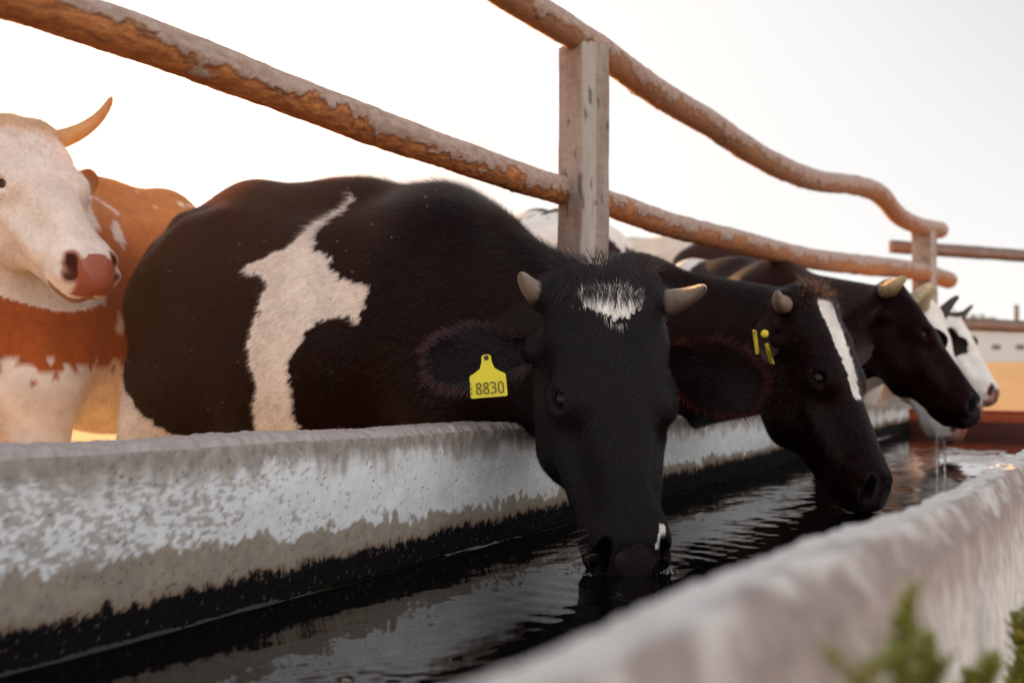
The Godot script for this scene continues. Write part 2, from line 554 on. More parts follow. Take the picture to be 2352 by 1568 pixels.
# the implicit surface of one cow; which 0 is the trunk, 1 the head on its finer grid
func cow_net(spec: Dictionary, which: int) -> void:
	var body: Transform3D = spec.body
	var head: Transform3D = spec.head
	var bs: float = spec.get("bs", 1.0)
	var hs: float = spec.get("hs", 1.0)
	var hinv := Transform3D(Basis.from_scale(Vector3.ONE / hs), Vector3.ZERO) * head.affine_inverse()
	var f := cow_field(body, head, bs, hs, true, spec.get("thin", 1.25))
	var b := Buf.new()
	var lo := Vector3.ONE * 1e6
	var hi := -lo
	if which == 0:
		for q in [Vector3(-1.0, -0.02, -0.34), Vector3(-1.0, 1.15, 0.34), Vector3(0.36, -0.02, 0.34), Vector3(0.36, 1.15, -0.34)]:
			lo = lo.min(body * (q * bs))
			hi = hi.max(body * (q * bs))
		for q in [Vector3(0, 0, 0.12), Vector3(0, 0, -0.12), Vector3(0.5, 0, 0.1), Vector3(0.5, -0.1, -0.1), Vector3(0.1, -0.28, 0.1), Vector3(0.1, -0.28, -0.1)]:
			lo = lo.min(head * (q * hs))
			hi = hi.max(head * (q * hs))
		surface_net(f, b, lo - Vector3.ONE * 0.08, hi + Vector3.ONE * 0.08, spec.get("cell", 0.018), hinv, -1)
		if spec.get("fine", false):
			b = finer(b, hinv)
		spec.trunk = b
	else:
		for q in 8:
			var p := head * (Vector3(-0.06 if q & 1 else 0.56, -0.34 if q & 2 else 0.06, -0.19 if q & 4 else 0.19) * hs)
			lo = lo.min(p)
			hi = hi.max(p)
		surface_net(f, b, lo, hi, spec.get("head_cell", 0.007), hinv, 1)
		spec.pad = nose_pad(f, head, hs)
		spec.face = b
	var binv := Transform3D(Basis.from_scale(Vector3.ONE / bs), Vector3.ZERO) * body.affine_inverse()
	var rule: Callable = spec.rule          # (body point, head point, normal) -> Color
	for i in b.v.size():
		b.c[i] = rule.call(binv * b.v[i], hinv * b.v[i], b.n[i])

var waiting: Array[Dictionary] = []

func cow(spec: Dictionary) -> void:
	waiting.append(spec)

func raise_herd() -> void:
	var jobs := []
	for spec in waiting:
		spec.merge({"trunk": null, "face": null, "pad": null})
		jobs.append([spec, 1])
		jobs.append([spec, 0])
	var task := WorkerThreadPool.add_group_task(func(i: int) -> void: cow_net(jobs[i][0], jobs[i][1]), jobs.size(), -1, true)
	WorkerThreadPool.wait_for_group_task_completion(task)
	for spec in waiting:
		var o := finish_cow(spec)
		if spec.has("after"):
			spec.after.call(o)

func finish_cow(spec: Dictionary) -> Node3D:
	var body: Transform3D = spec.body
	var head: Transform3D = spec.head
	var bs: float = spec.get("bs", 1.0)
	var hs: float = spec.get("hs", 1.0)
	var binv := Transform3D(Basis.from_scale(Vector3.ONE / bs), Vector3.ZERO) * body.affine_inverse()
	var hinv := Transform3D(Basis.from_scale(Vector3.ONE / hs), Vector3.ZERO) * head.affine_inverse()
	var b: Buf = spec.trunk
	var off0 := b.v.size()
	b.v.append_array(spec.face.v)
	b.n.append_array(spec.face.n)
	b.c.append_array(spec.face.c)
	for i in spec.face.ix:
		b.ix.append(i + off0)
	var base := Vector3(body.origin.x, 0, body.origin.z)
	var o := thing("cow", spec.label, "cow", base, "cows at the water trough")
	# ears
	var rims: Array[PackedVector3Array] = []
	var ear_col := func(p: Vector3, n: Vector3, inner: bool) -> Color:
		return spec.get("ear_color", Color(0.0075, 0.0046, 0.0046)) * (1.3 if inner else 1.0)
	var ears_buf := Buf.new()
	for e in spec.get("ears", []):
		var root: Vector3 = head * (Vector3(0.085, -0.105, 0.115 * e.side) * hs)
		var tip: Vector3 = e.tip
		rims.append(ear(ears_buf, root - (tip - root).normalized() * 0.015, tip, e.open, e.width, e.get("cup", 0.95), ear_col))
	var off := b.v.size()
	b.v.append_array(ears_buf.v)
	b.n.append_array(ears_buf.n)
	b.c.append_array(ears_buf.c)
	for i in ears_buf.ix:
		b.ix.append(i + off)
	part("body", b, coat_mat, o)
	part("nose", spec.pad, spec.get("nose_mat", nose_mat), o)
	# eyes
	for s in [1.0, -1.0]:
		var c: Vector3 = head * (EYE_AT * Vector3(1, 1, s) * hs)
		var eb := ball(c, 0.0215 * hs, Color(0.006, 0.0035, 0.003))
		part("eye", eb, spec.eye_mat, o)
	for h in spec.get("horns", []):
		var root: Vector3 = head * (Vector3(0.012, -0.045, 0.104 * h.side) * hs)
		part("horn", horn(root, h.mid, h.tip, h.get("r", 0.028) * hs, h.get("c0", Color(0.16, 0.10, 0.07)), h.get("c1", Color(0.34, 0.27, 0.21))), spec.horn_mat, o)
	# hairs
	if spec.has("fur"):
		var fb := Buf.new()
		var fu: Dictionary = spec.fur
		hairs(b, fu.density, fu.length.bind(binv, hinv), fu.flow.bind(binv, hinv), fu.keep.bind(binv, hinv), fu.width, fu.get("lift", 0.35), fb)
		if fb.v.size():
			var fm := part("fur", fb, fur_mat, o)
			fm.set_meta("kind", "stuff")
	if spec.get("flecks", 0) > 0:
		var cb := Buf.new()
		for k in int(spec.flecks):
			var i := rng.randi() % (off0 - 1)
			var bp := binv * b.v[i]
			if bp.z < 0.0 or bp.y < 0.5 or bp.x > 0.12 or bp.x < -0.75 or (k % 3 and (bp.y < 0.85 or bp.x < -0.2)): continue
			var d := Vector3(rng.randf() - 0.5, rng.randf() - 0.5, rng.randf() - 0.5).normalized()
			lock(cb, b.v[i] + b.n[i] * 0.014, d, b.n[i], 0.003 + 0.006 * rng.randf(), 0.0035, Vector3.ZERO, Color(0.30, 0.20, 0.14), Color(0.22, 0.13, 0.09))
		part("chaff", cb, fur_mat, o).set_meta("kind", "stuff")
	if spec.get("fringe", 0) > 0:
		var rb := Buf.new()
		for e in spec.ears.size():
			var root: Vector3 = head * (Vector3(0.085, -0.105, 0.115 * spec.ears[e].side) * hs)
			var tip: Vector3 = spec.ears[e].tip
			var open: Vector3 = spec.ears[e].open
			var axis := (tip - root).normalized()
			for p in rims[e]:
				var along := clampf((p - root).dot(axis) / (tip - root).length(), 0, 1)
				var mid := root + axis * (p - root).dot(axis) * 0.85
				var d := (p - mid).normalized()
				for k in int(spec.fringe):
					var j := Vector3(rng.randf() - 0.5, rng.randf() - 0.5, rng.randf() - 0.5)
					var pp := p + j * 0.012
					var l := (0.006 + 0.014 * rng.randf()) * (0.6 + 0.7 * along)
					var dd := (d + axis * 0.6 + j * 0.9 + open.normalized() * 0.15).normalized()
					var r := rng.randf()
					lock(rb, pp, dd, open.normalized(), l, 0.0012, Vector3.DOWN * 0.2, spec.get("fringe_c0", Color(0.014, 0.006, 0.006)), spec.get("fringe_c1", Color(0.11, 0.032, 0.028)) * (0.5 + r))  # reddish fringe tips carry painted backlight
			for k in 1500:
				var u := 0.05 + 0.85 * rng.randf()
				var side := axis.cross(open).normalized()
				var aside := (rng.randf() - 0.5) * 2.0
				var p := root + axis * (u * (tip - root).length()) + side * (aside * 0.052 * sqrt(maxf(0.0, 1.0 - pow(2.0 * u - 1.0, 2.0)))) - open.normalized() * 0.012 * (1.0 - aside * aside)
				var d := axis * (0.3 + rng.randf()) + side * (aside * 1.6 + (rng.randf() - 0.5)) + open.normalized() * (0.15 + 0.3 * rng.randf())
				lock(rb, p, d, open.normalized(), 0.014 + 0.020 * rng.randf(), 0.0012, Vector3.DOWN * 0.3, Color(0.009, 0.005, 0.005), Color(0.022, 0.010, 0.009))
		part("ear_hair", rb, fur_mat, o).set_meta("kind", "stuff")
	return o

# the bare pebbled skin between the nostrils, laid on the muzzle
func nose_pad(f: Blob, head: Transform3D, hs: float) -> Buf:
	var b := Buf.new()
	var list := f.cull(head * (Vector3(0.475, -0.065, 0) * hs), f.all(), 0.05)
	var n := 44
	for i in n:
		var t := i / (n - 1.0)
		for k in n:
			var u := k / (n - 1.0) * 2.0 - 1.0
			var w := lerpf(0.032, 0.043, smoothstep(0.0, 0.35, t)) * (1.0 - 0.46 * smoothstep(0.40, 1.0, t)) * sqrt(maxf(1.0 - pow(absf(t - 0.5) * 2.0, 3.0), 0.0))
			var around := lerpf(-0.85, 0.86, t)
			var out := Vector3(cos(around - 0.785) * 0.0, 0, 0) + Vector3(sin(0.785 + around), cos(0.785 + around), 0).normalized()
			var p := Vector3(0.462, -0.072, u * w) + out * 0.075
			var q := head * (p * hs)
			var d := -(head.basis * out).normalized()
			for step in 14:
				var e := f.value(q, list)
				if e < 0.0004: break
				q += d * minf(e * 0.9, 0.02)
			var edge := maxf(absf(u), absf(t * 2.0 - 1.0))
			var peb := noise_c.get_noise_3dv(q * 330.0)
			var rad := minf(Vector2(u, (t * 2.0 - 1.0)).length(), 1.0)
			q -= d * (0.0013 * (1.0 - rad * rad) - 0.0024 * pow(edge, 6.0) + 0.0016 * (-peb) * (1.0 - edge * edge))
			b.add(q, -d)
	b.grid(n, n, 0)
	b.smooth_normals()
	return b

# splits the body's triangles in four so that coat colours keep crisp edges
func finer(b: Buf, hinv: Transform3D) -> Buf:
	var out := Buf.new()
	out.v = b.v.duplicate()
	out.n = b.n.duplicate()
	out.c = b.c.duplicate()
	var mids := {}
	for k in range(0, b.ix.size(), 3):
		var i0 := b.ix[k]
		var i1 := b.ix[k + 1]
		var i2 := b.ix[k + 2]
		if (hinv * b.v[i0]).x > -0.06:
			out.ix.append_array(PackedInt32Array([i0, i1, i2]))
			continue
		var m := PackedInt32Array([0, 0, 0])
		for e in 3:
			var p := b.ix[k + e]
			var q := b.ix[k + (e + 1) % 3]
			var key := mini(p, q) * 1000000 + maxi(p, q)
			if not mids.has(key):
				mids[key] = out.add((b.v[p] + b.v[q]) * 0.5, (b.n[p] + b.n[q]).normalized())
			m[e] = mids[key]
		out.ix.append_array(PackedInt32Array([i0, m[0], m[2], m[0], i1, m[1], m[2], m[1], i2, m[0], m[1], m[2]]))
	return out

func tint(c: Color, p: Vector3, amount := 0.25) -> Color:
	var g := 1.0 + amount * noise_a.get_noise_3dv(p * 9.0) + amount * 0.7 * noise_b.get_noise_3dv(p * 60.0)
	return Color(c.r * g, c.g * g, c.b * g)

func muzzle_skin(c: Color, h: Vector3, skin: Color) -> Color:
	# bare skin between and below the nostrils, its edge lost among the hairs
	var f := noise_b.get_noise_3dv(h * 130.0)
	var w := 0.050 - 0.25 * maxf(0.0, h.x - 0.49) + 0.004 * f
	var m := smoothstep(0.449, 0.459, h.x + 0.003 * f - 7.0 * h.z * h.z * 0.5) * smoothstep(-0.117, -0.108, h.y) * smoothstep(-0.030, -0.038, h.y) * smoothstep(w + 0.006, w - 0.004, absf(h.z))
	c = c.lerp(skin, m)
	# inside of the nostrils
	var hz := Vector3(h.x, h.y, absf(h.z))
	var na := Vector3(0.460, -0.040, 0.051)
	var nb := Vector3(0.488, -0.066, 0.056)
	var nt := clampf((hz - na).dot(nb - na) / (nb - na).length_squared(), 0.0, 1.0)
	var nd := (hz - na.lerp(nb, nt)).length() - 0.003 * nt
	c = c.lerp(skin, 0.8 * smoothstep(0.022, 0.014, nd))
	return c.lerp(Color(skin.r * 0.10, skin.g * 0.08, skin.b * 0.08), smoothstep(0.0135, 0.0100, nd))

# ------------------------------------------------------------------ the scene
func _ready() -> void:
	rng.seed = 8830
	noise_a.seed = 3
	noise_a.frequency = 1.0
	noise_a.fractal_octaves = 3
	noise_b.seed = 11
	noise_b.frequency = 1.0
	noise_b.fractal_octaves = 2
	noise_c.seed = 29
	noise_c.noise_type = FastNoiseLite.TYPE_CELLULAR
	noise_c.frequency = 1.0

	var cam := Camera3D.new()
	cam.name = "camera"
	cam.fov = 37.85
	cam.near = 0.05
	cam.far = 900.0
	cam.position = Vector3(0, EYE, 0)
	cam.rotation.x = view_pitch
	var lens := CameraAttributesPhysical.new()
	lens.frustum_focal_length = 35.0
	lens.frustum_focus_distance = 1.70
	lens.frustum_near = 0.05
	lens.frustum_far = 900.0
	lens.exposure_aperture = 3.5
	cam.attributes = lens
	add_child(cam)
	cam.current = true

	var sun_towards := ray_dir(330.0, 420.0).normalized()   # towards the sun, low behind the herd
	var env := Environment.new()
	env.background_mode = Environment.BG_SKY
	env.tonemap_mode = Environment.TONE_MAPPER_LINEAR
	env.tonemap_exposure = 3.4
	env.volumetric_fog_enabled = true
	env.volumetric_fog_density = 0.0
	env.sdfgi_enabled = true
	env.ssao_enabled = true
	env.ssil_enabled = true
	var sky := Sky.new()
	var psm := PanoramaSkyMaterial.new()
	psm.panorama = evening_sky(sun_towards)
	psm.energy_multiplier = 1.0
	sky.sky_material = psm
	env.sky = sky
	var we := WorldEnvironment.new()
	we.name = "evening_sky"
	we.environment = env
	add_child(we)
	var sun := DirectionalLight3D.new()
	sun.name = "sun"
	sun.light_color = Color(1.0, 0.75, 0.47)
	sun.light_energy = 1.6
	sun.light_angular_distance = 0.6
	sun.shadow_enabled = true
	add_child(sun)
	sun.look_at_from_position(Vector3.ZERO, -sun_towards, Vector3.UP)

	coat_mat = mat(Color.WHITE, 0.55)
	coat_mat.metallic_specular = 0.17
	nose_mat = mat(Color.from_rgba8(36, 28, 31), 0.2, false)
	fur_mat = mat(Color.WHITE, 0.42)
	fur_mat.metallic_specular = 0.38
	fur_mat.backlight_enabled = true
	fur_mat.backlight = Color(0.6, 0.6, 0.6)

	setting()
	trough()
	fence()
	herd()
	plants()
	background()

func evening_sky(sun_towards: Vector3) -> ImageTexture:
	var w := 512
	var h := 256
	var im := Image.create(w, h, false, Image.FORMAT_RGBAF)
	for j in h:
		var up := PI * 0.5 - PI * (j + 0.5) / h
		for i in w:
			# Godot's panorama: the picture's first column faces -z
			var az := TAU * (i + 0.5) / w
			var d := Vector3(sin(az) * cos(up), sin(up), -cos(az) * cos(up))
			var g := rad_to_deg(acos(clampf(d.dot(sun_towards), -1.0, 1.0)))
			var high := clampf(d.y, 0.0, 1.0)
			# raised opposite the sun, out of view, to light the sides facing the camera
			var pale := Color(0.90, 0.84, 0.78).lerp(Color(0.21, 0.24, 0.29), pow(high, 0.32)) * (0.5 + 0.5 * smoothstep(70.0, 130.0, g))
			var glow := Color(0.295, 0.290, 0.285)
			var t := 1.0 / (1.0 + exp((g - 36.0 - 16.0 * (1.0 - high) * (1.0 - high)) / 5.0))
			var c := pale.lerp(glow, t)
			var hot := exp(-g / 5.5)
			c += Color(2.2, 1.7, 1.15) * hot
			if d.y < 0.0:
				c = Color(0.42, 0.33, 0.25)
			im.set_pixel(i, j, Color(c.r, c.g, c.b, 1.0))
	return ImageTexture.create_from_image(im)

func ground_height(x: float, z: float) -> float:
	var far := clampf((-z - 9.0) / 50.0, 0.0, 1.0)
	return 1.15 * far * far * (3.0 - 2.0 * far) + clampf((-z - 60.0) / 300.0, 0.0, 1.0) * 1.5

func setting() -> void:
	var b := Buf.new()
	var xs := PackedFloat32Array()
	var zs := PackedFloat32Array()
	for i in 141:
		var t := i / 70.0 - 1.0
		xs.append(signf(t) * (8.0 * absf(t) + 392.0 * pow(absf(t), 5.0)))
	for i in 141:
		var t := i / 70.0 - 1.0
		zs.append(signf(t) * (9.0 * absf(t) + 441.0 * pow(absf(t), 5.0)))
	for z in zs:
		for x in xs:
			var y := ground_height(x, z)
			if absf(x) < 12.0 and absf(z) < 12.0:
				y += 0.018 * noise_a.get_noise_2d(x * 2.0, z * 2.0) + 0.008 * noise_b.get_noise_2d(x * 9.0, z * 9.0) - 0.01
			var m := 0.5 + 0.5 * noise_a.get_noise_2d(x * 0.5, z * 0.5)
			var c := Color(0.42, 0.27, 0.125).lerp(Color(0.30, 0.19, 0.09), m)
			b.add(Vector3(x, y, z), Vector3.UP, c)
	b.grid(zs.size(), xs.size(), 0)
	b.smooth_normals()
	var m := mat(Color.WHITE, 0.95)
	m.heightmap_enabled = true
	m.heightmap_texture = noise_tex(0.02, 5)
	m.heightmap_scale = 3.0
	m.uv1_triplanar = true
	m.uv1_world_triplanar = true
	m.uv1_scale = Vector3.ONE * 0.7
	var o := single("ground", b, m, "golden dry sandy ground of the farmyard", "")
	o.set_meta("kind", "structure")

# ------------------------------------------------------------------ trough
func rim_y(s: float) -> float:
	return WATER_Y + 0.243 - 0.0165 * maxf(s, -0.5) + 0.004 * noise_a.get_noise_1d(s * 2.0)

const BASIN := 0.876
var trough_node: Node3D

func concrete_mat() -> StandardMaterial3D:
	var m := mat(Color.WHITE, 0.9)
	m.metallic_specular = 0.25
	m.heightmap_enabled = true
	m.heightmap_texture = noise_tex(0.03, 5)
	m.heightmap_scale = 0.035
	m.uv1_triplanar = true
	m.uv1_world_triplanar = true
	m.uv1_scale = Vector3.ONE * 4.0
	return m

func rear_color(s: float, y: float, h: float) -> Color:
	# y: height over the water, h: height of the rim over the water
	var lime := Color(0.78, 0.765, 0.735)
	var dirt := Color(0.26, 0.205, 0.165)
	var n1 := noise_a.get_noise_2d(s * 7.0, y * 11.0)
	var n2 := noise_b.get_noise_2d(s * 42.0 + 7.0, y * 34.0)
	var n3 := noise_a.get_noise_2d(s * 30.0 + 50.0, y * 4.0)       # vertical runs
	var fine := noise_b.get_noise_2d(s * 170.0, y * 150.0)
	var c := lime
	var g := 1.0 + 0.10 * n1 + 0.07 * fine + 0.06 * n3
	c = Color(c.r * g, c.g * g, c.b * g)
	# weathered band below the rim, worn unevenly
	var band := 0.046 + 0.028 * n1 + 0.024 * n3
	var top := 1.0 - smoothstep(band * 0.55, band * 1.5, h - y)
	c = c.lerp(Color(0.30, 0.245, 0.20) * (1.0 + 0.35 * n2 + 0.2 * fine), clampf(top * 0.92, 0, 1))
	# whitewash flaking off towards the near end
	var near_end := smoothstep(0.70, -0.10, s + 0.35 * n1)
	var flake := smoothstep(0.0, 0.30, noise_b.get_noise_2d(s * 52.0, y * 105.0) * 0.75 + noise_a.get_noise_2d(s * 16.0, y * 26.0) * 0.5 - 0.72 + near_end * 0.90)
	c = c.lerp(Color(0.30, 0.255, 0.21) * (1.0 + 0.25 * n2), flake * 0.68)
	# beige damp band with a ragged edge, then the dark mould at the water
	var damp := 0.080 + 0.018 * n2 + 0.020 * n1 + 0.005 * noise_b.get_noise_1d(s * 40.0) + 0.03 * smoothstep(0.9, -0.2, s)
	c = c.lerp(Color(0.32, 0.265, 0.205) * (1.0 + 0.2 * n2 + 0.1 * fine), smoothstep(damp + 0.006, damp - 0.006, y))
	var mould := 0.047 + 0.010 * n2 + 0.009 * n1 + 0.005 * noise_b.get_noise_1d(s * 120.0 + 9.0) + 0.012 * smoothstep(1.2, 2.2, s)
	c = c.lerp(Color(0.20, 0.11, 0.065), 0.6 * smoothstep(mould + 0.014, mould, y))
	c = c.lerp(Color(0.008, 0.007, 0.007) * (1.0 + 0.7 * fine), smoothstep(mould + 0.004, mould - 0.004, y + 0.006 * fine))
	# pits and specks of dirt
	var cell := noise_c.get_noise_2d(s * 55.0, y * 60.0)
	var pick := noise_b.get_noise_2d(s * 19.0 + 3.0, y * 21.0)
	if cell < -0.90 + 0.10 * pick and pick > -0.15:
		c = c.lerp(Color(0.075, 0.05, 0.04), 0.85)
	var chip := noise_b.get_noise_2d(s * 85.0 + y * 60.0, y * 200.0 - s * 30.0)
	if chip > 0.61:
		c = c.lerp(Color(0.13, 0.08, 0.06), 0.7)
	return c

func trough() -> void:
	wall_a = on_level(229, 1494, WATER_Y)
	var wb := on_level(1659, 1107, WATER_Y)
	wall_dir = (wb - wall_a).normalized()
	wall_in = Vector3(-wall_dir.z, 0, wall_dir.x)
	var base := wall_a + wall_dir * 2.0 + wall_in * BASIN * 0.5
	base.y = 0.0
	trough_node = thing("water_trough", "long whitewashed concrete drinking trough with chipped rims", "trough", base)
	var cm := concrete_mat()
	# rear wall: inner face (fine), top, outer face
	var b := Buf.new()
	var cols := []
	var s := -1.3
	while s < 5.2:
		cols.append(s)
		s += 0.0032 if s < 2.4 else 0.008
	cols.append(5.2)
	var rows := 118
	for r in rows:
		for sv in cols:
			var h := rim_y(sv) - WATER_Y
			var chips: float = 0.010 * maxf(0.0, noise_a.get_noise_1d(sv * 14.0)) + 0.004 * noise_b.get_noise_1d(sv * 60.0)
			var p: Vector3
			var c: Color
			var n := wall_in
			if r < 88:
				var y: float = lerpf(-0.05, h - 0.010, r / 87.0)
				p = wall_a + wall_dir * sv + Vector3.UP * y
				var bulge := 0.004 * noise_a.get_noise_2d(sv * 5.0, y * 6.0) + 0.0006 * noise_b.get_noise_2d(sv * 55.0, y * 60.0) + 0.012 * (h - y)
				if y > h - 0.03:
					bulge -= chips * (1.0 - (h - y) / 0.03)
				if y < 0.05:
					bulge += 0.003 * maxf(0.0, noise_b.get_noise_2d(sv * 120.0, y * 140.0))
				p += wall_in * bulge
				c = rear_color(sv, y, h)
			elif r < 104:
				var t := (r - 88) / 15.0
				var round_in := 1.0 - pow(1.0 - minf(t / 0.12, 1.0), 2.0)
				p = wall_a + wall_dir * sv - wall_in * (0.125 * t + 0.003 + chips * (1.0 - t))
				p.y = WATER_Y + h - 0.010 + 0.010 * round_in + 0.0022 * noise_b.get_noise_2d(sv * 45.0, t * 6.0) + 0.0035 * noise_a.get_noise_2d(sv * 11.0, t * 2.0) - chips * 0.4 * (1.0 - t)
				if t > 0.9: p.y -= 0.008 * (t - 0.9) / 0.1
				n = Vector3.UP
				var g := 1.0 + 0.2 * noise_b.get_noise_2d(sv * 60.0, t * 8.0) + 0.18 * noise_a.get_noise_2d(sv * 9.0, t * 3.0)
				c = Color(0.40, 0.34, 0.31) * g
			else:
				var t := (r - 104) / 13.0
				p = wall_a + wall_dir * sv - wall_in * (0.128 + 0.01 * t)
				p.y = lerpf(WATER_Y + h - 0.010, -0.05, t)
				n = -wall_in
				c = Color(0.42, 0.38, 0.34)
			b.add(p, n, c)
	b.grid(rows, cols.size(), 0)
	b.smooth_normals()
	part("rear_wall", b, cm, trough_node)

	# front wall: inner face, rounded broken rim, outer face to the ground
	var f := Buf.new()
	cols.clear()
	s = -2.2
	while s < 5.2:
		cols.append(s)
		s += 0.006 if s < 1.6 else 0.02
	cols.append(5.2)
	rows = 96
	var front_a := wall_a + wall_in * BASIN
	for r in rows:
		for sv in cols:
			var h := rim_y(sv) - WATER_Y - 0.008 - 0.021 * smoothstep(-0.35, 0.35, sv)
			var nick: float = maxf(0.0, noise_a.get_noise_1d(sv * 7.0 + 40.0) - 0.1) * 0.024 + 0.003 * noise_b.get_noise_1d(sv * 50.0)
			var p: Vector3 = front_a + wall_dir * sv
			var c: Color
			var n := -wall_in
			if r < 20:
				p.y = lerpf(WATER_Y - 0.05, WATER_Y + h - 0.012, r / 19.0)
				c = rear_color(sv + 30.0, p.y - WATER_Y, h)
			elif r < 44:
				var t := (r - 20) / 23.0
				var edge := noise_a.get_noise_1d(sv * 9.0) * 0.35
				var fall := smoothstep(0.66 + edge * 0.4, 1.0, t)
				p += wall_in * (0.052 * t)
				p.y = WATER_Y + h - 0.012 * (1.0 - minf(t / 0.15, 1.0)) - fall * (0.022 + 0.8 * nick) - nick * 0.25
				p.y += 0.0016 * noise_b.get_noise_2d(sv * 60.0, t * 4.0) + 0.002 * noise_a.get_noise_2d(sv * 10.0, t * 1.5)
				p += wall_in * 0.003 * noise_b.get_noise_2d(sv * 33.0, t * 4.0 + 8.0)
				n = (Vector3.UP + wall_in * fall).normalized()
				var m := smoothstep(0.45, 0.95, t + 0.45 * noise_a.get_noise_2d(sv * 15.0, t * 2.0))
				c = Color(0.64, 0.585, 0.53).lerp(Color(0.27, 0.20, 0.17), m * 0.85) * (1.0 + 0.2 * noise_b.get_noise_2d(sv * 50.0, t * 5.0))
			else:
				var t := (r - 44) / 51.0
				var y := lerpf(h - 0.036 - nick * 0.9, -WATER_Y - 0.05, t)
				p += wall_in * (0.054 + 0.02 * t + 0.0025 * noise_a.get_noise_2d(sv * 6.0, y * 8.0) + 0.0012 * noise_b.get_noise_2d(sv * 50.0, y * 30.0))
				p.y = WATER_Y + y
				n = wall_in
				var run := noise_a.get_noise_2d(sv * 22.0, y * 1.6)
				var spot := noise_b.get_noise_2d(sv * 60.0, y * 24.0)
				c = Color(0.74, 0.685, 0.63) * (1.0 + 0.16 * run + 0.22 * spot)
				c = c.lerp(Color(0.30, 0.20, 0.17), 0.75 * smoothstep(0.07, 0.0, (h - 0.03 - y) + 0.05 * spot - 0.03 * run))
				if spot > 0.36 or run > 0.48:
					c = c.lerp(Color(0.22, 0.17, 0.15), 0.45)
			f.add(p, n, c)
	f.grid(rows, cols.size(), 0)
	f.smooth_normals()
	part("front_wall", f, cm, trough_node)

	# rusty end wall closing the basin
	var e := Buf.new()
	var far_a := wall_a + wall_dir * 5.02
	for r in 22:
		for k in 40:
			var t := k / 39.0
			var q: Vector3
			var n := -wall_dir
			if r < 9:
				q = far_a + wall_in * (BASIN * t) + Vector3.UP * lerpf(-0.05, 0.115, r / 8.0)
			elif r < 13:
				q = far_a + wall_in * (BASIN * t) + Vector3.UP * 0.122 + wall_dir * (0.12 * (r - 9) / 3.0) - wall_dir * 0.015
				n = Vector3.UP
			else:
				q = far_a + wall_in * (BASIN * t) + Vector3.UP * lerpf(0.118, -WATER_Y, (r - 13) / 8.0) + wall_dir * 0.112
				n = wall_dir
			var g := 1.0 + 0.3 * noise_b.get_noise_3dv(q * 20.0)
			e.add(q, n, Color(0.48, 0.085, 0.025) * g if r >= 6 else Color(0.10, 0.02, 0.014) * g)  # sunlit lip and shaded face painted in as brighter and darker red
	e.grid(22, 40, 0)
	e.smooth_normals()
	part("end_wall", e, mat(Color.WHITE, 0.5), trough_node, "rust red end wall of the trough")
	water()

var lips: Array[Vector3] = []

func water() -> void:
	lips = [on_level(1428, 1308, WATER_Y), on_level(1985, 1178, WATER_Y), on_level(2225, 1042, WATER_Y), on_level(2150, 1125, WATER_Y)]
	var amp := [0.0006, 0.0006, 0.0006, 0.0008]
	var wave := [0.052, 0.085, 0.07, 0.05]
	var fade := [5.0, 2.6, 3.5, 4.0]
	var stirred := on_level(800, 1580, WATER_Y)
	var b := Buf.new()
	var cols := []
	var s := -1.35
	while s < 5.04:
		cols.append(s)
		s += 0.006 if s < 2.6 else 0.012
	cols.append(5.04)
	var across := 150
	for k in across + 1:
		for sv in cols:
			var c: float = -0.004 + 0.0011 * k if k < 14 else 0.0114 + BASIN * 1.02 * (k - 14) / (across - 14.0)
			var p: Vector3 = wall_a + wall_dir * sv + wall_in * c
			var y := 0.0
			for i in 4:
				var d := Vector2(p.x - lips[i].x, p.z - lips[i].z)
				# a drinking muzzle is wider than deep: the rings leave it a little oval
				var r := d.length() + 0.012 * noise_a.get_noise_3d(d.x * 4.0, i * 9.0, d.y * 4.0)
				y += amp[i] * exp(-r * fade[i]) * sin(TAU * r / wave[i]) * smoothstep(0.03, 0.10, r)
			y += 0.0013 * noise_a.get_noise_2d(sv * 2.6, c * 6.0) + 0.00022 * noise_b.get_noise_2d(sv * 16.0 + 5.0, c * 26.0)
			# the water climbs a few millimetres where it wets the wall
			var wet := maxf(0.0, 1.0 - maxf(c - 0.002 - 0.004 * noise_a.get_noise_1d(sv * 6.0), 0.0) / 0.0095)
			y += 0.0065 * wet * wet
			var stir := Vector2(p.x - stirred.x, p.z - stirred.z).length()
			y += 0.0030 * exp(-pow(stir / 0.06, 2.0)) * noise_b.get_noise_2d(p.x * 42.0, p.z * 42.0)
			p.y = WATER_Y + y
			b.add(p, Vector3.UP, Color.WHITE)
	b.grid(across + 1, cols.size(), 0)
	b.smooth_normals()
	var m := mat(Color(0.05, 0.042, 0.036), 0.03, false)
	m.metallic_specular = 0.5
	var o := single("water", b, m, "dark rippled water filling the trough", "")
	o.set_meta("kind", "structure")

# ------------------------------------------------------------------ fence
func spline(pts: Array, step: float) -> PackedVector3Array:
	var c := Curve3D.new()
	c.bake_interval = step
	for i in pts.size():
		var prev: Vector3 = pts[maxi(i - 1, 0)]
		var next: Vector3 = pts[mini(i + 1, pts.size() - 1)]
		var t := (next - prev) / 6.0
		c.add_point(pts[i], -t, t)
	return c.get_baked_points()

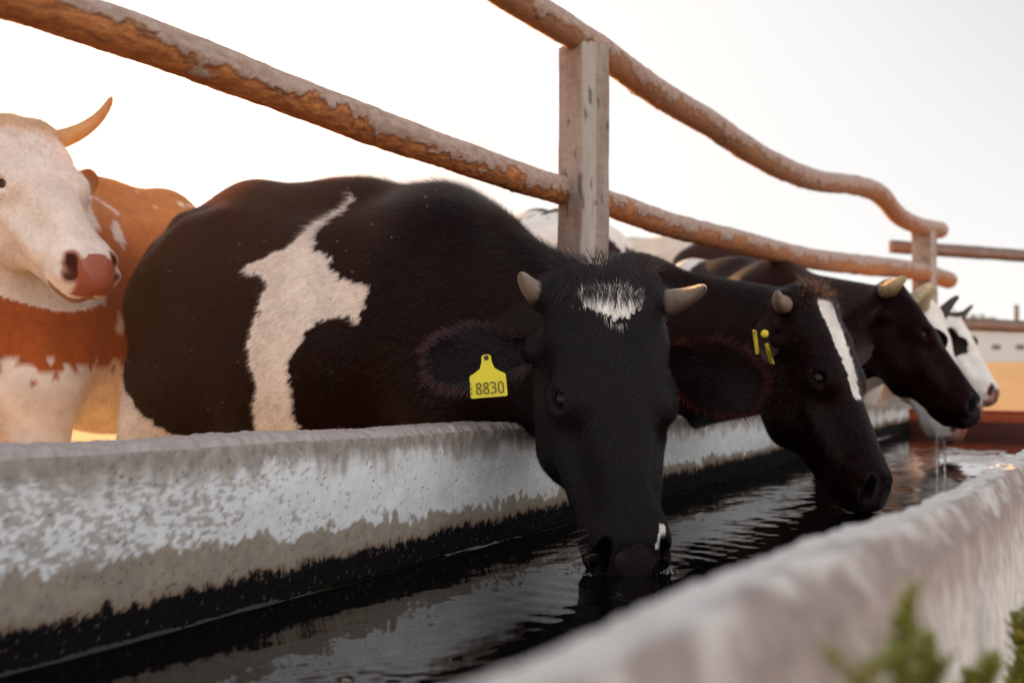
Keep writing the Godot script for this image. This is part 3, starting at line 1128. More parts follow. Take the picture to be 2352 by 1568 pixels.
# a rough pole: radius varies, bark plates stand proud of the peeled wood
func pole(pts: Array, r0: float, r1: float, step: float, seg: int, seed_at: float, peel: float, warm := 1.0) -> Buf:
	var b := Buf.new()
	var line := spline(pts, step)
	var n := line.size()
	for i in n:
		var t := i / (n - 1.0)
		var d := (line[mini(i + 1, n - 1)] - line[maxi(i - 1, 0)]).normalized()
		var s := d.cross(Vector3.UP).normalized()
		var u := s.cross(d)
		var along := t * line[0].distance_to(line[n - 1])
		var r := lerpf(r0, r1, t) * (1.0 + 0.07 * noise_a.get_noise_1d(along * 5.0 + seed_at) + 0.03 * noise_b.get_noise_1d(along * 22.0 + seed_at))
		for k in seg:
			var a := TAU * k / seg
			var nn := s * cos(a) + u * sin(a)
			var q := Vector3(cos(a) * r, sin(a) * r, along) + Vector3.ONE * seed_at
			# bark left on the upper side, torn away below with ragged steps
			var tear := noise_a.get_noise_3dv(q * Vector3(14, 14, 6)) * 0.95 + noise_b.get_noise_3dv(q * Vector3(45, 45, 26)) * 0.42
			var bark := sin(a) - peel + tear
			var has := smoothstep(-0.04, 0.04, bark)
			var f1 := noise_b.get_noise_3dv(q * 130.0)
			var f2 := noise_a.get_noise_3dv(q * Vector3(70, 70, 24))
			var grain := noise_b.get_noise_3dv(q * Vector3(240, 240, 35))
			var rr := r + 0.0026 * has - 0.0016 * (1.0 - has) * maxf(0.0, f2) + 0.0006 * f1 + 0.0005 * grain
			if has > 0.0 and has < 1.0: rr += 0.0009
			var knot := noise_c.get_noise_3dv(q * Vector3(9, 9, 7))
			if knot < -0.93: rr += 0.006
			var bark_c := Color(0.33, 0.20, 0.145).lerp(Color(0.46, 0.335, 0.27), clampf(0.5 + f2 + 0.35 * sin(a), 0, 1)) * (1.0 + 0.18 * f1 + 0.15 * grain)
			if noise_b.get_noise_3dv(q * Vector3(60, 60, 190)) > 0.45: bark_c = bark_c.lerp(Color(0.50, 0.42, 0.37), 0.4)
			var wood_c := Color(0.52, 0.20, 0.055).lerp(Color(0.30, 0.095, 0.03), clampf(0.5 + 1.2 * f2, 0, 1)) * (1.0 + 0.25 * grain + 0.2 * f1)
			wood_c = Color(0.30, 0.17, 0.10).lerp(wood_c, warm)
			var c := wood_c.lerp(bark_c, has)
			bark_c = bark_c.lerp(Color(0.50, 0.235, 0.13) * (1.0 + 0.2 * f1), 0.75 * exp(-pow(bark / 0.22, 2.0)))
			var edge_dark := exp(-pow((bark + 0.04) / 0.05, 2.0))
			c = c.lerp(Color(0.09, 0.035, 0.02), 0.6 * edge_dark)
			b.add(line[i] + nn * rr, nn, c)
	b.grid(n, seg, 0, true)
	b.smooth_normals()
	for e in 2:
		var first := b.v.size()
		var row := 0 if e == 0 else (n - 1) * seg
		var dir := (line[0] - line[1]).normalized() if e == 0 else (line[n - 1] - line[n - 2]).normalized()
		var mid := b.add(line[0] if e == 0 else line[n - 1], dir, Color(0.40, 0.27, 0.16))
		for k in seg:
			b.add(b.v[row + k], dir, Color(0.38, 0.25, 0.15))
		for k in seg:
			b.tri(mid, mid + 1 + k, mid + 1 + (k + 1) % seg)
	return b

# a hewn square post: each side a fine grid, edges worn round
func hewn(base: Vector3, height: float, half: float, turn: float, lean: Callable, seed_at: float) -> Buf:
	var b := Buf.new()
	var rows := int(height / 0.006)
	var seg := 64
	for i in rows + 1:
		var y := height * i / rows
		for k in seg:
			var a := TAU * (k + 0.5) / seg
			var dx := cos(a)
			var dz := sin(a)
			# rounded square
			var e := pow(pow(absf(dx), 18.0) + pow(absf(dz), 18.0), -1.0 / 18.0)
			var q := Vector3(dx * e, 0, dz * e) * half
			var face := int(round((a - PI * 0.25) / (PI * 0.5)))
			var n1 := noise_a.get_noise_3d(q.x * 8.0 + seed_at, y * 3.0, q.z * 8.0)
			var grain := noise_b.get_noise_3d(q.x * 160.0, y * 9.0 + seed_at, q.z * 160.0)
			var saw := noise_b.get_noise_3d(q.x * 20.0, y * 170.0, q.z * 20.0 + seed_at)
			q *= 1.0 + 0.05 * n1 + 0.006 * grain + 0.004 * saw
			var p: Vector3 = base + q.rotated(Vector3.UP, turn) + Vector3.UP * y + lean.call(y)
			if i == rows: p.y += 0.006 * noise_a.get_noise_3dv(p * 30.0)
			var c := Color(0.42, 0.335, 0.275).lerp(Color(0.29, 0.21, 0.165), clampf(0.5 + 0.9 * n1 + 0.5 * saw, 0, 1)) * (1.0 + 0.22 * grain)
			if (absf(q.x) > absf(q.z)) == (q.x > 0.0): c = c.lerp(Color(0.47, 0.42, 0.37) * (1.0 + 0.2 * grain), 0.65)  # some sides of the post coloured paler
			var arris := smoothstep(0.90, 1.0, minf(absf(q.x), absf(q.z)) / (half * 0.99))
			c = c.lerp(Color(0.46, 0.24, 0.10), 0.6 * arris)
			var stain := noise_a.get_noise_3d(q.x * 30.0 + 4.0, y * 8.0, q.z * 30.0)
			if stain > 0.33: c = c.lerp(Color(0.09, 0.055, 0.04), 0.75 * smoothstep(0.33, 0.42, stain))
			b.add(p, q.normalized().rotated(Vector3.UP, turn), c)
	b.grid(rows + 1, seg, 0, true)
	b.smooth_normals()
	var mid := b.add(base + Vector3.UP * (height - 0.004) + lean.call(height), Vector3.UP, Color(0.3, 0.22, 0.16))
	var row := rows * seg
	for k in seg:
		b.add(b.v[row + k], Vector3.UP, Color(0.33, 0.26, 0.21))
	for k in seg:
		b.tri(mid, mid + 1 + k, mid + 1 + (k + 1) % seg)
	return b

func board(a: Vector3, z: Vector3, high: float, thick: float, seed_at: float) -> Buf:
	var b := Buf.new()
	var d := (z - a)
	var len := d.length()
	d /= len
	var n := d.cross(Vector3.UP).normalized()
	var up := n.cross(d)
	var cols := int(len / 0.03) + 2
	var prof := [Vector2(-1, -1), Vector2(-1, 0), Vector2(-1, 1), Vector2(1, 1), Vector2(1, 0), Vector2(1, -1)]
	for i in cols:
		var t := i / (cols - 1.0)
		for k in 6:
			for twin in 2:
				var q: Vector2 = prof[k]
				var p := a + d * (len * t) + n * (q.x * thick * 0.5) + up * (q.y * high * 0.5)
				p += up * 0.004 * noise_a.get_noise_2d(t * len * 3.0, seed_at + q.y)
				var nn := n * q.x if k in [1, 4] else (up * q.y if (twin == 0) == (k in [2, 5]) else n * q.x)
				var c := Color(0.26, 0.165, 0.13) * (1.0 + 0.3 * noise_b.get_noise_3dv(p * Vector3(8, 60, 8)))
				b.add(p, nn, c)
	b.grid(cols, 12, 0, true)
	for e in 2:
		var first := b.v.size()
		var dir := -d if e == 0 else d
		var o := a if e == 0 else z
		for q in [Vector2(-1, -1), Vector2(-1, 1), Vector2(1, 1), Vector2(1, -1)]:
			b.add(o + dir * 0.001 + n * (q.x * thick * 0.5) + up * (q.y * high * 0.5), dir, Color(0.36, 0.21, 0.12))
		b.quad(first, first + 1, first + 2, first + 3)
	return b

func fence() -> void:
	var wood := mat(Color.WHITE, 0.85)
	wood.heightmap_enabled = true
	wood.heightmap_texture = noise_tex(0.05, 4)
	wood.heightmap_scale = 0.12
	wood.uv1_triplanar = true
	wood.uv1_scale = Vector3.ONE * 6.0
	# the near post
	var pd := 2.45
	var foot := at(1342, 850, pd)
	foot.y = 0.0
	var top := at(1342, 103, pd).y
	var k := pd / 2287.0
	var lean := func(y: float) -> Vector3:
		# the post swells to the left low down
		var s := smoothstep(1.05, 0.85, y)
		return Vector3(-8.0 * k * s, 0, 0)
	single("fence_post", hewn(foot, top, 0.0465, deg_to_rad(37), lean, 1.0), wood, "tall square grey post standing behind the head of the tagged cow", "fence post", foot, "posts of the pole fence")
	# the far post
	var fd := 6.80
	var foot2 := at(2127, 850, fd)
	foot2.y = 0.0
	single("fence_post", hewn(foot2, at(2127, 530, fd).y, 0.068, deg_to_rad(52), func(_y: float) -> Vector3: return Vector3.ZERO, 5.0), wood, "far post where the pole rails end and the sawn boards begin", "fence post", foot2, "posts of the pole fence")
	# rails: lower left run, lower right run, upper run
	var low := []
	for q in [[-420, -160, 0.92], [-60, -34, 1.16], [60, 2, 1.215], [200, 50, 1.29], [360, 104, 1.39], [600, 195, 1.56], [754, 253, 1.69], [884, 302, 1.82], [1060, 363, 2.05], [1223, 419, 2.33], [1330, 448, 2.55]]:
		low.append(at(q[0], q[1], q[2]))
	single("fence_rail", pole(low, 0.029, 0.034, 0.0042, 72, 2.0, -0.12), wood, "peeling pole rail in front of the open sky, reaching over the big black cow", "fence rail", low[5], "pole rails of the fence")
	# the rails run parallel to the trough, a little behind the posts
	var run := func(px: float, py: float) -> Vector3:
		var u := (px - 1176.0) / 2287.0
		return at(px, py, 2.53 + 0.853 * (0.210 - 2.53 * u) / (0.853 * u - 0.521))
	var low2 := []
	for q in [[1330, 450], [1405, 471], [1520, 512], [1600, 533], [1700, 556], [1850, 593], [2000, 611], [2080, 619], [2140, 632], [2180, 644]]:
		low2.append(run.call(q[0], q[1]))
	single("fence_rail", pole(low2, 0.032, 0.064, 0.009, 48, 7.0, 0.0, 0.8), wood, "lower pole rail between the two posts, its sawn end near the horned heads", "fence rail", low2[4], "pole rails of the fence")
	var high := []
	for q in [[900, -190], [1040, -95], [1200, 8], [1290, 62], [1360, 108], [1405, 138], [1500, 207], [1570, 250], [1640, 290], [1720, 345], [1800, 388], [1880, 416], [1965, 426], [2020, 446], [2066, 497], [2115, 520], [2160, 529]]:
		high.append(run.call(q[0], q[1]))
	single("fence_rail", pole(high, 0.033, 0.058, 0.0065, 56, 13.0, -0.35, 0.35), wood, "crooked upper pole rail snaking over both posts", "fence rail", high[4], "pole rails of the fence")
	# sawn boards of the next fence
	single("fence_board", board(at(2047, 566, 7.0), at(2620, 606, 7.8), 0.088, 0.035, 3.0), wood, "sawn board nailed behind the far post, against the sky", "fence board", at(2200, 577, 7.2), "sawn boards of the far fence")
	single("fence_board", board(at(2150, 742, 7.02), at(2620, 760, 7.8), 0.088, 0.035, 9.0), wood, "sawn board below it, in front of the white barn", "fence board", at(2250, 746, 7.2), "sawn boards of the far fence")

# ------------------------------------------------------------------ the herd
func herd() -> void:
	var eye_mat := mat(Color.WHITE, 0.07)
	eye_mat.metallic_specular = 0.34
	var horn_mat := mat(Color.WHITE, 0.5)
	horn_mat.backlight_enabled = false
	var pale_horn := mat(Color.WHITE, 0.45)
	pale_horn.backlight_enabled = true
	pale_horn.backlight = Color(0.7, 0.6, 0.4)

	# --- the tagged cow
	var body1 := body_frame(Vector3(-0.196, 0, -2.35), Vector3(0.749, 0, 0.4))
	var head1 := head_frame(at(1404, 650, 1.80), at(1486, 1290, 1.575), Vector3(0.27, 0.35, 1.0))
	# roll so that the horn line drops slightly to the right
	head1.basis = head1.basis.rotated(head1.basis.y, 0.0)
	var patch := flank_patch()
	var rule1 := func(p: Vector3, h: Vector3, n: Vector3) -> Color:
		var c := BLACK_HAIR
		if h.x > -0.02 and h.y > -0.3 and absf(h.z) < 0.2:
			var star := h.y > -0.06 and h.x > 0.018 + 0.15 * absf(h.z) and h.x < 0.078 - 0.55 * absf(h.z - 0.004) + 0.014 * noise_b.get_noise_1d(h.z * 70.0) and absf(h.z - 0.004) < 0.056 + 0.01 * noise_b.get_noise_1d(h.x * 90.0)
			if star: c = WHITE_HAIR
			if h.x > 0.428 and h.x < 0.468 and h.y > -0.062 and absf(h.z + 0.044 - 0.25 * (h.x - 0.45)) < 0.006 + 0.10 * (h.x - 0.428): c = WHITE_HAIR
			if c == BLACK_HAIR: c = Color(0.0125, 0.0094, 0.0108)
			c = muzzle_skin(c, h, Color(0.014, 0.010, 0.011))
			return tint(c, p, 0.2)
		var w := Vector2(p.x + 0.010 * noise_b.get_noise_3dv(p * 35.0) + 0.008 * noise_b.get_noise_3dv(p * 90.0), p.y + 0.012 * noise_b.get_noise_3dv(p * 35.0 + Vector3.ONE * 9.0))
		if p.z > 0.02 and Geometry2D.is_point_in_polygon(w, patch): c = WHITE_HAIR
		if p.x < -0.50 and p.y < 0.47 + 4.0 * pow(maxf(0.0, -0.55 - p.x), 2.0) + 0.02 * noise_a.get_noise_3dv(p * 20.0) and p.y < 0.84 and not (p.x < -0.82 and absf(p.z) < 0.035): c = WHITE_HAIR
		if p.y < 0.2: c = WHITE_HAIR
		return tint(c, p, 0.2)
	var flow1 := func(p: Vector3, _n: Vector3, _bi: Transform3D, hi: Transform3D) -> Vector3:
		var h := hi * p
		if h.x > -0.02 and h.y > -0.3:
			var d := Vector3(h.x - 0.20, 0, h.z)
			return head1.basis * (d.normalized() + Vector3(0.15, -0.3, 0))
		return body1.basis * Vector3(-1.0, -0.55, 0.0)
	var len1 := func(p: Vector3, n: Vector3, bi: Transform3D, hi: Transform3D) -> float:
		var h := hi * p
		if h.x > -0.02 and h.y > -0.3:
			if h.x > 0.44 and h.y < -0.03 and absf(h.z) < 0.05: return 0.0
			if h.x > 0.40: return 0.005
			if h.x < 0.06: return 0.018
			return 0.010
		var b := bi * p
		return 0.013 + 0.022 * smoothstep(0.35, 0.9, n.y) * smoothstep(-0.45, 0.0, b.x)
	var keep1 := func(p: Vector3, n: Vector3, bi: Transform3D, hi: Transform3D) -> bool:
		var h := hi * p
		if h.x > -0.05 and h.y > -0.3: return true
		var b := bi * p
		return b.y > 0.4 and (b.z > -0.06 or n.y > 0.5)
	cow({
		"body": body1, "head": head1, "cell": 0.013, "head_cell": 0.0042, "fine": true, "rule": rule1, "hs": 1.02,
		"label": "big black cow with a white star and flank patch, drinking face on, yellow tag 8830",
		"eye_mat": eye_mat, "horn_mat": horn_mat,
		"ears": [
			{"side": 1.0, "tip": at(976, 838, 1.80), "open": Vector3(0.12, 0.1, 1.0), "width": 0.112, "cup": 0.36},
			{"side": -1.0, "tip": at(1756, 906, 1.79), "open": Vector3(-0.15, -0.1, 1.0), "width": 0.122, "cup": 0.36}],
		"horns": [
			{"side": 1.0, "mid": at(1215, 672, 1.80), "tip": at(1196, 626, 1.76)},
			{"side": -1.0, "mid": at(1575, 690, 1.82), "tip": at(1622, 657, 1.76)}],
		"fringe": 26, "flecks": 420,
		"fur": {"density": 110000.0, "length": len1, "flow": flow1, "keep": keep1, "width": 0.0009, "lift": 0.30},
		"after": func(o: Node3D) -> void:
			forelock(o, head1, 1.02)
			ear_tag(o, at(1117, 824, 1.755), Vector3(0.02, 0.05, 1.0), 0.084, true),
	})

	# --- the cow with the blaze
	var body2 := body_frame(at(1445, 850, 3.1) * Vector3(1, 0, 1), Vector3(0.45, 0, 0.85))
	var head2 := head_frame(at(1885, 680, 2.46), at(2105, 1182, 2.24), Vector3(0.85, 0.30, 0.75))
	var rule2 := func(p: Vector3, h: Vector3, n: Vector3) -> Color:
		var c := BLACK_HAIR
		if h.x > -0.02 and h.y > -0.3 and absf(h.z) < 0.2:
			var w := 0.041 - 0.025 * smoothstep(0.08, 0.27, h.x) + 0.010 * noise_b.get_noise_3dv(h * 60.0)
			if h.x > 0.02 and h.x < 0.27 and absf(h.z - 0.006) < w and h.y > -0.06: c = WHITE_HAIR
			c = muzzle_skin(c, h, Color(0.03, 0.02, 0.022))
			return tint(c, p, 0.2)
		if p.x < -0.45 and noise_a.get_noise_3dv(p * 2.2) > -0.1: c = WHITE_HAIR
		if p.y < 0.35: c = WHITE_HAIR
		return tint(c, p, 0.2)
	var keep2 := func(p: Vector3, n: Vector3, bi: Transform3D, hi: Transform3D) -> bool:
		var b := bi * p
		return b.x > -0.2 and b.y > 0.3
	var flow2 := func(p: Vector3, _n: Vector3, _bi: Transform3D, hi: Transform3D) -> Vector3:
		var h := hi * p
		if h.x > -0.02 and h.y > -0.3:
			return head2.basis * (Vector3(h.x - 0.20, 0, h.z).normalized() + Vector3(0.15, -0.3, 0))
		return body2.basis * Vector3(-1.0, -0.55, 0.0)
	var len2 := func(p: Vector3, n: Vector3, bi: Transform3D, hi: Transform3D) -> float:
		var h := hi * p
		if h.x > 0.42: return 0.0
		return 0.012
	cow({
		"body": body2, "head": head2, "cell": 0.018, "head_cell": 0.0055, "rule": rule2, "hs": 1.02, "bs": 0.93,
		"label": "black cow with a white forehead blaze, drinking beside the tagged cow", "ear_color": Color(0.045, 0.028, 0.025),
		"eye_mat": eye_mat, "horn_mat": horn_mat,
		"ears": [
			{"side": 1.0, "tip": at(1724, 772, 2.22), "open": Vector3(1.0, 0.0, 0.25), "width": 0.115, "cup": 0.9},
			{"side": -1.0, "tip": at(2000, 792, 2.62), "open": Vector3(0.2, -0.3, 1.0), "width": 0.12}],
		"horns": [
			{"side": 1.0, "mid": at(1788, 705, 2.36), "tip": at(1786, 668, 2.33), "r": 0.027},
			{"side": -1.0, "mid": at(1915, 708, 2.66), "tip": at(1922, 700, 2.74), "r": 0.022}],
		"fringe": 3,
		"fur": {"density": 70000.0, "length": len2, "flow": flow2, "keep": keep2, "width": 0.0010, "lift": 0.3},
		"after": func(o: Node3D) -> void:
			tuft(o, head2, 1.02, 130, Color(0.02, 0.012, 0.011), Color(0.42, 0.16, 0.05), 0.05)
			tag_on_edge(o, at(1733, 758, 2.16), at(1740, 812, 2.16))
			tag_on_edge(o, at(1762, 790, 2.16), at(1774, 834, 2.16))
			part("ear_stud", ball(at(1757, 766, 2.16), 0.0085, Color(0.75, 0.55, 0.02), Vector3(1, 1, 0.8)), mat(Color.WHITE, 0.4), o),
	})

	# --- the third: black, lifting its dripping muzzle
	var body3 := body_frame(at(1770, 850, 3.95) * Vector3(1, 0, 1), Vector3(0.40, 0, 0.9))
	var head3 := head_frame(at(2075, 664, 3.30), at(2280, 920, 3.06), Vector3(0.9, 0.42, 0.42))
	var rule3 := func(p: Vector3, h: Vector3, n: Vector3) -> Color:
		var c := BLACK_HAIR
		if h.x > -0.02 and h.y > -0.3 and absf(h.z) < 0.2:
			if h.x > 0.03 and h.x < 0.36 and absf(h.z + 0.025) < 0.02 and h.y > -0.06: c = WHITE_HAIR
			return tint(muzzle_skin(c, h, Color(0.03, 0.02, 0.02)), p, 0.2)
		if p.x < -0.42 + 0.1 * noise_a.get_noise_3dv(p * 6.0): c = WHITE_HAIR
		if p.x > -0.42: c = Color(0.026, 0.012, 0.009)
		return tint(c, p, 0.2)
	cow({
		"body": body3, "head": head3, "cell": 0.02, "head_cell": 0.0075, "rule": rule3, "hs": 0.96, "bs": 1.0,
		"label": "black cow with pale cream horns, water dripping from its lifted muzzle",
		"eye_mat": eye_mat, "horn_mat": pale_horn,
		"ears": [
			{"side": 1.0, "tip": at(1985, 772, 3.36), "open": Vector3(0.6, -0.3, 0.7), "width": 0.11, "cup": 1.2},
			{"side": -1.0, "tip": at(2165, 790, 3.62), "open": Vector3(0.2, -0.3, 1.0), "width": 0.11}],
		"horns": [
			{"side": 1.0, "mid": at(2052, 660, 3.18), "tip": at(2082, 634, 3.16), "r": 0.034, "c0": Color(0.25, 0.17, 0.10), "c1": Color(0.75, 0.62, 0.36)},
			{"side": -1.0, "mid": at(2125, 668, 3.5), "tip": at(2138, 650, 3.52), "r": 0.028, "c0": Color(0.25, 0.17, 0.10), "c1": Color(0.75, 0.62, 0.36)}],
	})

	var pink_nose := mat(Color.from_rgba8(158, 88, 66), 0.38, false)
	# --- the fourth: white blaze and pink nose at the water
	var body4 := body_frame(at(1880, 850, 5.0) * Vector3(1, 0, 1), Vector3(0.5, 0, 0.85))
	var head4 := head_frame(at(2158, 712, 4.16), at(2262, 1040, 3.86), Vector3(0.85, 0.3, 0.5))
	var white_face := func(p: Vector3, h: Vector3, n: Vector3) -> Color:
		var c := BLACK_HAIR
		if h.x > -0.02 and h.y > -0.3 and absf(h.z) < 0.2:
			c = WHITE_HAIR
			if Vector2(h.x - 0.19, h.y + 0.08).length() < 0.075 and h.y < -0.045: c = BLACK_HAIR
			return tint(muzzle_skin(c, h, Color(0.42, 0.20, 0.16)), p, 0.15)
		if p.x > 0.2 or p.y < 0.4: c = WHITE_HAIR
		return tint(c, p, 0.2)
	cow({
		"body": body4, "head": head4, "cell": 0.024, "head_cell": 0.009, "rule": white_face, "hs": 1.10, "nose_mat": pink_nose,
		"label": "white faced cow half hidden behind the dripping one, pink nose at the water",
		"eye_mat": eye_mat, "horn_mat": pale_horn, "ear_color": Color(0.02, 0.015, 0.014),
		"ears": [
			{"side": 1.0, "tip": at(2090, 790, 4.15), "open": Vector3(0.6, -0.3, 0.7), "width": 0.11},
			{"side": -1.0, "tip": at(2222, 790, 4.3), "open": Vector3(0.2, -0.3, 1.0), "width": 0.10}],
		"horns": [
			{"side": 1.0, "mid": at(2118, 682, 4.02), "tip": at(2152, 654, 4.0), "r": 0.034, "c0": Color(0.5, 0.4, 0.25), "c1": Color(0.8, 0.68, 0.42)},
			{"side": -1.0, "mid": at(2180, 692, 4.25), "tip": at(2204, 680, 4.25), "r": 0.026, "c0": Color(0.06, 0.045, 0.03), "c1": Color(0.05, 0.04, 0.03)}],
	})
	# --- the fifth: white face raised at the far end
	var body5 := body_frame(at(1990, 850, 5.75) * Vector3(1, 0, 1), Vector3(0.5, 0, 0.85))
	var head5 := head_frame(at(2196, 716, 4.86), at(2314, 898, 4.58), Vector3(0.9, 0.45, 0.5))
	cow({
		"body": body5, "head": head5, "cell": 0.026, "head_cell": 0.010, "rule": white_face, "hs": 0.97,
		"label": "white faced cow with a dark eye patch, raising its head by the far boards",
		"eye_mat": eye_mat, "horn_mat": horn_mat, "ear_color": Color(0.02, 0.015, 0.014),
		"ears": [
			{"side": 1.0, "tip": at(2138, 812, 4.9), "open": Vector3(0.6, -0.3, 0.7), "width": 0.11},
			{"side": -1.0, "tip": at(2240, 790, 5.1), "open": Vector3(0.2, -0.3, 1.0), "width": 0.10}],
		"horns": [
			{"side": 1.0, "mid": at(2176, 736, 4.78), "tip": at(2222, 714, 4.75), "r": 0.028, "c0": Color(0.06, 0.045, 0.03), "c1": Color(0.05, 0.04, 0.03)},
			{"side": -1.0, "mid": at(2222, 712, 5.0), "tip": at(2236, 700, 5.0), "r": 0.022, "c0": Color(0.06, 0.045, 0.03), "c1": Color(0.05, 0.04, 0.03)}],
	})
	# --- white and black cow standing behind the post, back to us
	var body6 := body_frame(at(1285, 850, 4.35) * Vector3(1, 0, 1), Vector3(0.35, 0, 0.93))
	var head6 := head_frame(body6 * Vector3(0.62, 0.75, 0.1), body6 * Vector3(0.85, 0.33, 0.1), Vector3(0.4, 0.5, 0.9))
	var rule6 := func(p: Vector3, h: Vector3, n: Vector3) -> Color:
		var c := WHITE_HAIR
		if noise_a.get_noise_3dv(p * 3.2 + Vector3(2.1, 0, 5.0)) > 0.10: c = Color(0.03, 0.014, 0.014)
		return tint(c, p, 0.15)
	cow({
		"body": body6, "head": head6, "cell": 0.026, "head_cell": 0.012, "rule": rule6, "bs": 1.25, "thin": 1.1,
		"label": "white cow with black patches, seen beside the tall post and mostly hidden",
		"eye_mat": eye_mat, "horn_mat": horn_mat,
		"ears": [{"side": 1.0, "tip": body6 * Vector3(0.55, 0.66, 0.33), "open": Vector3(0, 0, 1), "width": 0.11}, {"side": -1.0, "tip": body6 * Vector3(0.6, 0.66, -0.18), "open": Vector3(0, 0, 1), "width": 0.11}],
	})
	# --- a pale cow whose back shows above the black ones
	var body8 := body_frame(at(1640, 850, 5.3) * Vector3(1, 0, 1), Vector3(0.55, 0, 0.85))
	var head8 := head_frame(body8 * Vector3(0.66, 0.85, 0.0), body8 * Vector3(0.9, 0.42, 0.0), Vector3(0.4, 0.5, 0.9))
	cow({
		"body": body8, "head": head8, "cell": 0.028, "head_cell": 0.013, "rule": func(p: Vector3, h: Vector3, n: Vector3) -> Color: return tint(Color(0.74, 0.60, 0.48) if p.x < 0.02 + 0.1 * noise_a.get_noise_3dv(p * 5.0) else Color(0.04, 0.018, 0.014), p, 0.15), "bs": 1.26, "thin": 1.1,
		"label": "pale cow behind the others, only its cream back showing under the rail",
		"eye_mat": eye_mat, "horn_mat": horn_mat,
		"ears": [{"side": 1.0, "tip": body8 * Vector3(0.58, 0.76, 0.26), "open": Vector3(0, 0, 1), "width": 0.11}, {"side": -1.0, "tip": body8 * Vector3(0.58, 0.76, -0.26), "open": Vector3(0, 0, 1), "width": 0.11}],
	})
	# --- the red and white cow at the near end, looking along the trough
	var body7 := body_frame(at(80, 850, 2.75) * Vector3(1, 0, 1), Vector3(-0.25, 0, 1.0))
	var head7 := head_frame(at(30, 270, 2.45), at(272, 622, 2.22), Vector3(0.70, 0.55, 0.55))
	var rule7 := func(p: Vector3, h: Vector3, n: Vector3) -> Color:
		var white := Color(0.80, 0.68, 0.54) if h.x < -0.02 else Color(0.82, 0.75, 0.66)  # body white warmed to paint in the golden backlight
		var c := white
		if h.x > -0.02 and h.y > -0.3 and absf(h.z) < 0.2:
			if h.y > -0.05: c = white.lerp(Color(0.62, 0.44, 0.28), smoothstep(0.09, 0.03, h.x + 0.03 * noise_b.get_noise_3dv(h * 30.0)))
			if (Vector2(h.x - 0.202, h.y + 0.069) * Vector2(1.0, 1.3)).length() < 0.030: c = Color(0.30, 0.12, 0.07)
			if h.y < -0.122 and h.x > 0.44: c = Color(0.36, 0.20, 0.13)
			return tint(muzzle_skin(c, h, Color(0.34, 0.098, 0.055)), p, 0.15)
		var edge := 0.60 + 0.05 * noise_a.get_noise_3dv(p * 11.0) + 0.03 * noise_b.get_noise_3dv(p * 28.0)
		if p.y > edge and p.y < 1.5:
			c = Color(0.40, 0.092, 0.020).lerp(Color(0.56, 0.22, 0.06), smoothstep(0.84, 1.04, p.y + 0.05 * noise_a.get_noise_3dv(p * 6.0)))
		if noise_b.get_noise_3dv(p * 7.0) > 0.42 and p.x < 0.0: c = white
		return tint(c, p, 0.25)
	var flow7 := func(p: Vector3, _n: Vector3, _bi: Transform3D, hi: Transform3D) -> Vector3:
		var h := hi * p
		if h.x > -0.02 and h.y > -0.3:
			return head7.basis * (Vector3(h.x - 0.20, 0, h.z).normalized() + Vector3(0.15, -0.3, 0))
		return body7.basis * Vector3(-0.7, -1.0, 0.0)
	cow({
		"body": body7, "head": head7, "cell": 0.018, "head_cell": 0.0055, "rule": rule7, "nose_mat": pink_nose, "bs": 1.1, "hs": 1.04, "thin": 1.2,
		"label": "red and white cow with a cream face and upturned horn, looking along the trough",
		"eye_mat": eye_mat, "horn_mat": pale_horn, "ear_color": Color(0.45, 0.24, 0.12),
		"ears": [
			{"side": 1.0, "tip": at(-170, 420, 2.55), "open": Vector3(0.4, -0.2, 1.0), "width": 0.13},
			{"side": -1.0, "tip": at(205, 440, 2.80), "open": Vector3(0.6, -0.3, 0.6), "width": 0.12}],
		"horns": [
			{"side": 1.0, "mid": at(-110, 290, 2.5), "tip": at(-150, 170, 2.45), "r": 0.034, "c0": Color(0.62, 0.44, 0.20), "c1": Color(0.6, 0.4, 0.16)},
			{"side": -1.0, "mid": at(226, 300, 2.60), "tip": at(257, 219, 2.6), "r": 0.025, "c0": Color(0.66, 0.46, 0.20), "c1": Color(0.45, 0.28, 0.10)}],
		"fur": {"density": 30000.0, "length": len2, "flow": flow7, "keep": func(p, n, bi, hi): return (bi * p).x > -0.3, "width": 0.0014, "lift": 0.3},
	})
	raise_herd()
	# bubbles where the first muzzle breaks the water
	var foam := Buf.new()
	for i in 110:
		var a := (0.0 if rng.randf() < 0.5 else PI) + (rng.randf() + rng.randf() - 1.0) * 1.1
		var rr := 0.9 + 0.35 * rng.randf() * rng.randf()
		if sin(a) > 0.35: continue
		var c := lips[0] + Vector3(cos(a) * 0.080 * rr, 0.0006, -sin(a) * 0.055 * rr + 0.0)
		var bb := ball(c, 0.0007 + 0.0020 * rng.randf() * rng.randf(), Color(0.8, 0.8, 0.8), Vector3(1, 0.7, 1), 8)
		var o0 := foam.v.size()
		foam.v.append_array(bb.v)
		foam.n.append_array(bb.n)
		foam.c.append_array(bb.c)
		for q in bb.ix: foam.ix.append(q + o0)
	var froth := single("froth", foam, clear_water(), "ring of small bubbles round the drinking muzzle of the tagged cow", "froth", lips[0])
	froth.set_meta("kind", "stuff")
	# water falling back from the third cow's lips
	var drip := Buf.new()
	var clear := clear_water()
